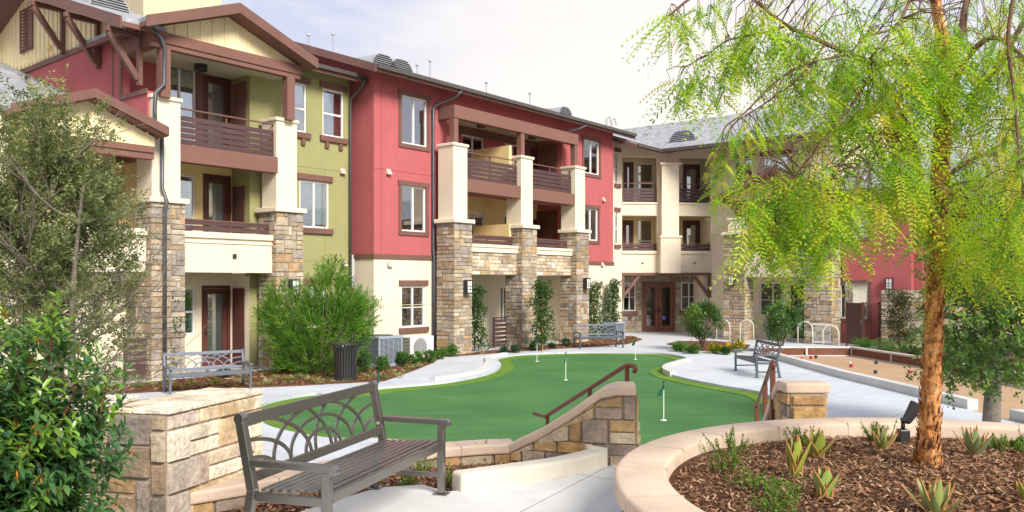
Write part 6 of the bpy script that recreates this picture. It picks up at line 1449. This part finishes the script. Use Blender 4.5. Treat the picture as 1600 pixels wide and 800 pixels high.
# ---- the pepper tree
def pepper_tree():
    random.seed(21); bx, by = 3.13, 6.23; T = thing('pepper_tree', 'pepper tree with peeling orange trunk and drooping feathery foliage in the round planter', 'tree', (bx, by, PM)); wood = MB(); tw = MB(); lv = MB()
    tp = [Vector((X(px, Y), Y, Zp(py, Y))) for px, py, Y in ((1447, 738, 6.23), (1450, 715, 6.23), (1453, 640, 6.23), (1457, 560, 6.22), (1460, 480, 6.22), (1463, 400, 6.2), (1467, 320, 6.2), (1471, 250, 6.2), (1474, 190, 6.2), (1478, 120, 6.2), (1472, 60, 6.2), (1462, 0, 6.2), (1455, -60, 6.2), (1450, -140, 6.1))]
    rr = [.092, .078, .068, .061, .059, .057, .060, .053, .049, .050, .043, .038, .033, .027]
    path = smooth_path(tp, 6); n = 22; b0_ = len(wood.v); rnd = random.Random(4)
    for i, p in enumerate(path):
        f = i / (len(path) - 1) * (len(rr) - 1); k = min(int(f), len(rr) - 2); r_ = rr[k] + (rr[k + 1] - rr[k]) * (f - k)
        for q in range(n):
            w = 2 * pi * q / n; e_ = r_ * (1 + .05 * sin(3 * w + i * .21) + .035 * sin(7 * w + i * .5) + rnd.uniform(-.07, .07)); wood.v.append((p.x + e_ * cos(w), p.y + e_ * sin(w), p.z))
    for i in range(len(path) - 1):
        for q in range(n): q2 = (q + 1) % n; wood.f.append((b0_ + i * n + q, b0_ + i * n + q2, b0_ + (i + 1) * n + q2, b0_ + (i + 1) * n + q)); wood.c.append((1, 1, 1))
    fl = wood                                  # loose bark flakes
    for i in range(900):
        f = U(.01, .62); k = int(f * (len(path) - 1)); p = path[k]; ff = k / (len(path) - 1) * (len(rr) - 1); kk = min(int(ff), len(rr) - 2); r_ = rr[kk] * 1.0; w = U(0, 2 * pi); o_ = Vector((cos(w), sin(w), 0)); s = Vector((-sin(w), cos(w), 0)); q = p + o_ * (r_ * .97) + Vector((0, 0, U(-.03, .03))); h_ = U(.02, .085); ww = U(.008, .028); lift = o_ * U(.006, .025)
        fl.add([q - s * ww, q + s * ww, q + s * ww * .6 + Vector((0, 0, h_)) + lift, q - s * ww * .5 + Vector((0, 0, h_ * .9)) + lift], [(0, 1, 2, 3)])
    wood.build('trunk', 'peel', T, smooth=True, recalc=False)
    lm = MB(); limbs = []
    def limb(pts, r0, r1):
        P = [Vector((X(px, Y), Y, Zp(py, Y))) for px, py, Y in pts]; sp_ = smooth_path(P, 5); nn = len(sp_); lm.tube(sp_, [r0 + (r1 - r0) * i / (nn - 1) for i in range(nn)], 7, cap=False); limbs.append((sp_, r1))
    limb([(1450, 345, 6.2), (1440, 290, 6.1), (1425, 215, 5.9), (1395, 150, 5.7), (1360, 90, 5.5)], .026, .008)
    limb([(1478, 180, 6.2), (1500, 110, 6.2), (1530, 70, 6.1), (1560, 60, 6.0), (1600, 90, 5.9)], .03, .012)
    limb([(1520, 150, 6.3), (1545, 120, 6.3), (1570, 85, 6.2), (1610, 20, 6.1)], .028, .015)
    limb([(1478, 130, 6.2), (1500, 60, 6.3), (1510, 0, 6.4), (1530, -70, 6.5)], .035, .015)
    limb([(1475, 100, 6.2), (1420, 95, 6.0), (1370, 100, 5.8), (1330, 85, 5.7), (1290, 68, 5.6), (1230, 40, 5.5), (1190, 10, 5.4), (1160, -20, 5.3)], .026, .008)
    limb([(1230, 40, 5.5), (1190, 52, 5.5), (1140, 62, 5.5), (1105, 85, 5.5), (1070, 105, 5.5)], .009, .004)
    limb([(1462, 0, 6.2), (1380, -40, 6.0), (1260, -60, 5.7), (1160, -40, 5.4), (1090, -10, 5.3), (1045, 25, 5.3)], .03, .006)
    limb([(1370, 100, 5.8), (1340, 150, 5.6), (1310, 190, 5.5), (1270, 240, 5.4), (1225, 300, 5.4), (1205, 370, 5.4)], .012, .005)
    limb([(1330, 85, 5.7), (1260, 100, 5.5), (1210, 130, 5.4), (1165, 175, 5.3), (1130, 205, 5.3), (1140, 260, 5.3)], .009, .004)
    limb([(1290, 68, 5.6), (1250, 120, 5.5), (1190, 165, 5.5), (1145, 195, 5.5), (1125, 235, 5.5)], .008, .003)
    limb([(1590, -40, 5.2), (1575, 60, 5.2), (1585, 150, 5.2), (1592, 240, 5.2), (1600, 300, 5.2)], .014, .005)
    limb([(1425, 215, 5.9), (1380, 205, 5.7), (1340, 230, 5.6), (1300, 280, 5.5), (1285, 350, 5.5)], .012, .005)
    limb([(1455, 300, 6.2), (1500, 260, 6.3), (1550, 240, 6.4), (1600, 260, 6.4)], .022, .008)
    limb([(1430, -20, 6.1), (1400, 40, 5.8), (1350, 60, 5.6), (1310, 110, 5.5)], .012, .005)
    LM = surf('grey brown limb bark', (.15, .085, .055), .85, (8, .3), None, (40, .5, .01)); tw = lm
    LC = [(.36, .54, .04), (.44, .60, .05), (.27, .45, .04), (.50, .63, .07), (.15, .32, .05), (.20, .38, .05), (.56, .50, .07)]
    def pinnate(p, d, l, c):
        d = d.normalized(); s = d.cross(Vector((U(-.5, .5), U(-.5, .5), 1))); s.normalize(); u = s.cross(d); k = random.randint(8, 10); prev = p.copy()
        for j in range(1, k + 1):
            f = j / k; q = p + d * l * f - Vector((0, 0, l * .35 * f * f)); sz = l * .22 * (1 - .55 * f) * (.7 + .3 * min(1, f * 4))
            for sd_ in (-1, 1):
                dd = (s * sd_ + d * .55 + u * U(-.15, .15) - Vector((0, 0, .25))).normalized() * sz; w = d * .0088; mid = q + dd * .5; lv.add([q, mid + w, q + dd, mid - w], [(0, 1, 2, 3)], c)
        lv.add([p, p + s * .0015, p + d * l - Vector((0, 0, l * .35)), p - s * .0015], [(0, 1, 2, 3)], (c[0] * 1.2, c[1] * .9, c[2]))
    allp = [q for sp_, r_ in limbs for q in sp_] + path[30:]
    def strand(p, l, sway, dens=1.0, size=.26, join=True):
        p = Vector(p)
        if join:
            q = min(allp, key=lambda w: (w - p).length); dq = (q - p).length
            if .03 < dq < 1.1: mid = (q + p) / 2 + Vector((0, 0, .12 * dq)); lm.tube([q, q.lerp(mid, .6), mid, mid.lerp(p, .6), p], [.0042, .0036, .0032, .003, .0026], 4, cap=False)
        d = Vector((sway[0], sway[1], -.4)); pts = [p.copy()]; n_ = max(4, int(l / .085)); c0 = random.choice(LC)
        for i in range(n_):
            d = (d + Vector((U(-.1, .1), U(-.1, .1), -.28))).normalized(); p = p + d * l / n_; pts.append(p.copy())
            if i > 0:
                for _ in range(2 if R() < dens else 1):
                    if R() > dens * 1.2: continue
                    a = U(0, 2 * pi); dd = Vector((cos(a), sin(a), U(-.7, .15))) + d * .35; k_ = U(.8, 1.2); c = random.choice(LC) if R() < .25 else c0; pinnate(p, dd, size * U(.75, 1.25), jit((c[0] * k_, c[1] * k_, c[2] * k_), .1, .12))
        tw.tube(pts, [.0026 * (1 - .6 * i / len(pts)) for i in range(len(pts))], 3, cap=False)
    # curtains: (px, py) region of the strand tops at depth Y, count, length, density
    reg = [(1465, 60, 30, 70, 5.75, 14, .3, .9), (1188, 235, 36, 30, 5.4, 18, .58, 1), (1236, 280, 62, 55, 5.5, 46, .52, 1), (1310, 240, 70, 60, 5.6, 40, .52, 1), (1350, 285, 55, 50, 5.7, 30, .30, 1), (1395, 235, 40, 50, 5.8, 24, .34, .9), (1540, 260, 60, 60, 5.6, 50, .70, 1), (1590, 330, 30, 60, 5.7, 18, .5, 1), (1510, 330, 25, 40, 6.0, 12, .5, .9),
           (1300, 30, 80, 40, 5.6, 22, .45, .8), (1380, 60, 60, 50, 5.8, 24, .5, .8), (1400, 150, 60, 40, 5.8, 22, .5, .8), (1460, 40, 40, 60, 6.0, 18, .45, .8), (1540, 60, 60, 60, 5.9, 26, .55, .8), (1560, 150, 50, 40, 6.0, 22, .55, .8), (1250, 110, 40, 40, 5.5, 10, .4, .7), (1330, 130, 40, 30, 5.6, 10, .45, .7), (1440, 160, 30, 50, 6.0, 12, .4, .8), (1490, 200, 25, 40, 5.8, 10, .45, .8), (1250, -10, 80, 20, 5.5, 16, .35, .7), (1160, 10, 40, 15, 5.4, 9, .3, .8), (1150, 62, 30, 8, 5.5, 6, .22, .7), (1098, 88, 12, 10, 5.5, 5, .32, .8), (1060, 108, 20, 8, 5.5, 3, .12, .6), (1055, 12, 18, 12, 5.3, 6, .14, .8)]
    for px, py, rx, ry, Y, k, l, dn in reg:
        l *= .82 if l > .58 else .9
        for _ in range(int(k * (1.12 if py < 200 else .68))):
            a = U(0, 2 * pi); q = sqrt(R()); yy = Y + (U(-.5, .7) if rx > 40 else U(-.12, .12)); ppx, ppy = px + rx * q * cos(a), py + ry * q * sin(a)
            if abs(ppx - 1466) < 42 and ppy > 130 and yy < 6.25: continue
            x_, z_ = X(ppx, Y), Zp(ppy, Y); strand((x_, yy, EYE + (z_ - EYE) * 1.0), l * U(.55, 1.25), (U(-.5, .35), U(-.3, .3)), dn)
    # sprays along every limb
    for sp_, r_ in limbs:
        for i in range(2, len(sp_), 2):
            for _ in range(2):
                strand(sp_[i], U(.12, .35), (U(-.6, .6), U(-.6, .6)), .8, .12)
    # the far half of the crown, behind and beyond the picture edge
    for _ in range(90): a = U(-1.2, 1.8); q = U(.3, 1.6); strand((3.3 + q * cos(a) * .9, 6.3 + q * sin(a) * .8, U(3.9, 5.4)), U(.3, .7), (cos(a) * .4, sin(a) * .4), .7, .17)
    lm.build('limb', LM, T, smooth=True, recalc=False); lv.build('foliage', 'leafthin', T, color=True, recalc=False)
    print('pepper quads', len(lv.f))
pepper_tree()
# ---- hills or trees beyond are hidden; a far tree crown over the right-hand roofs
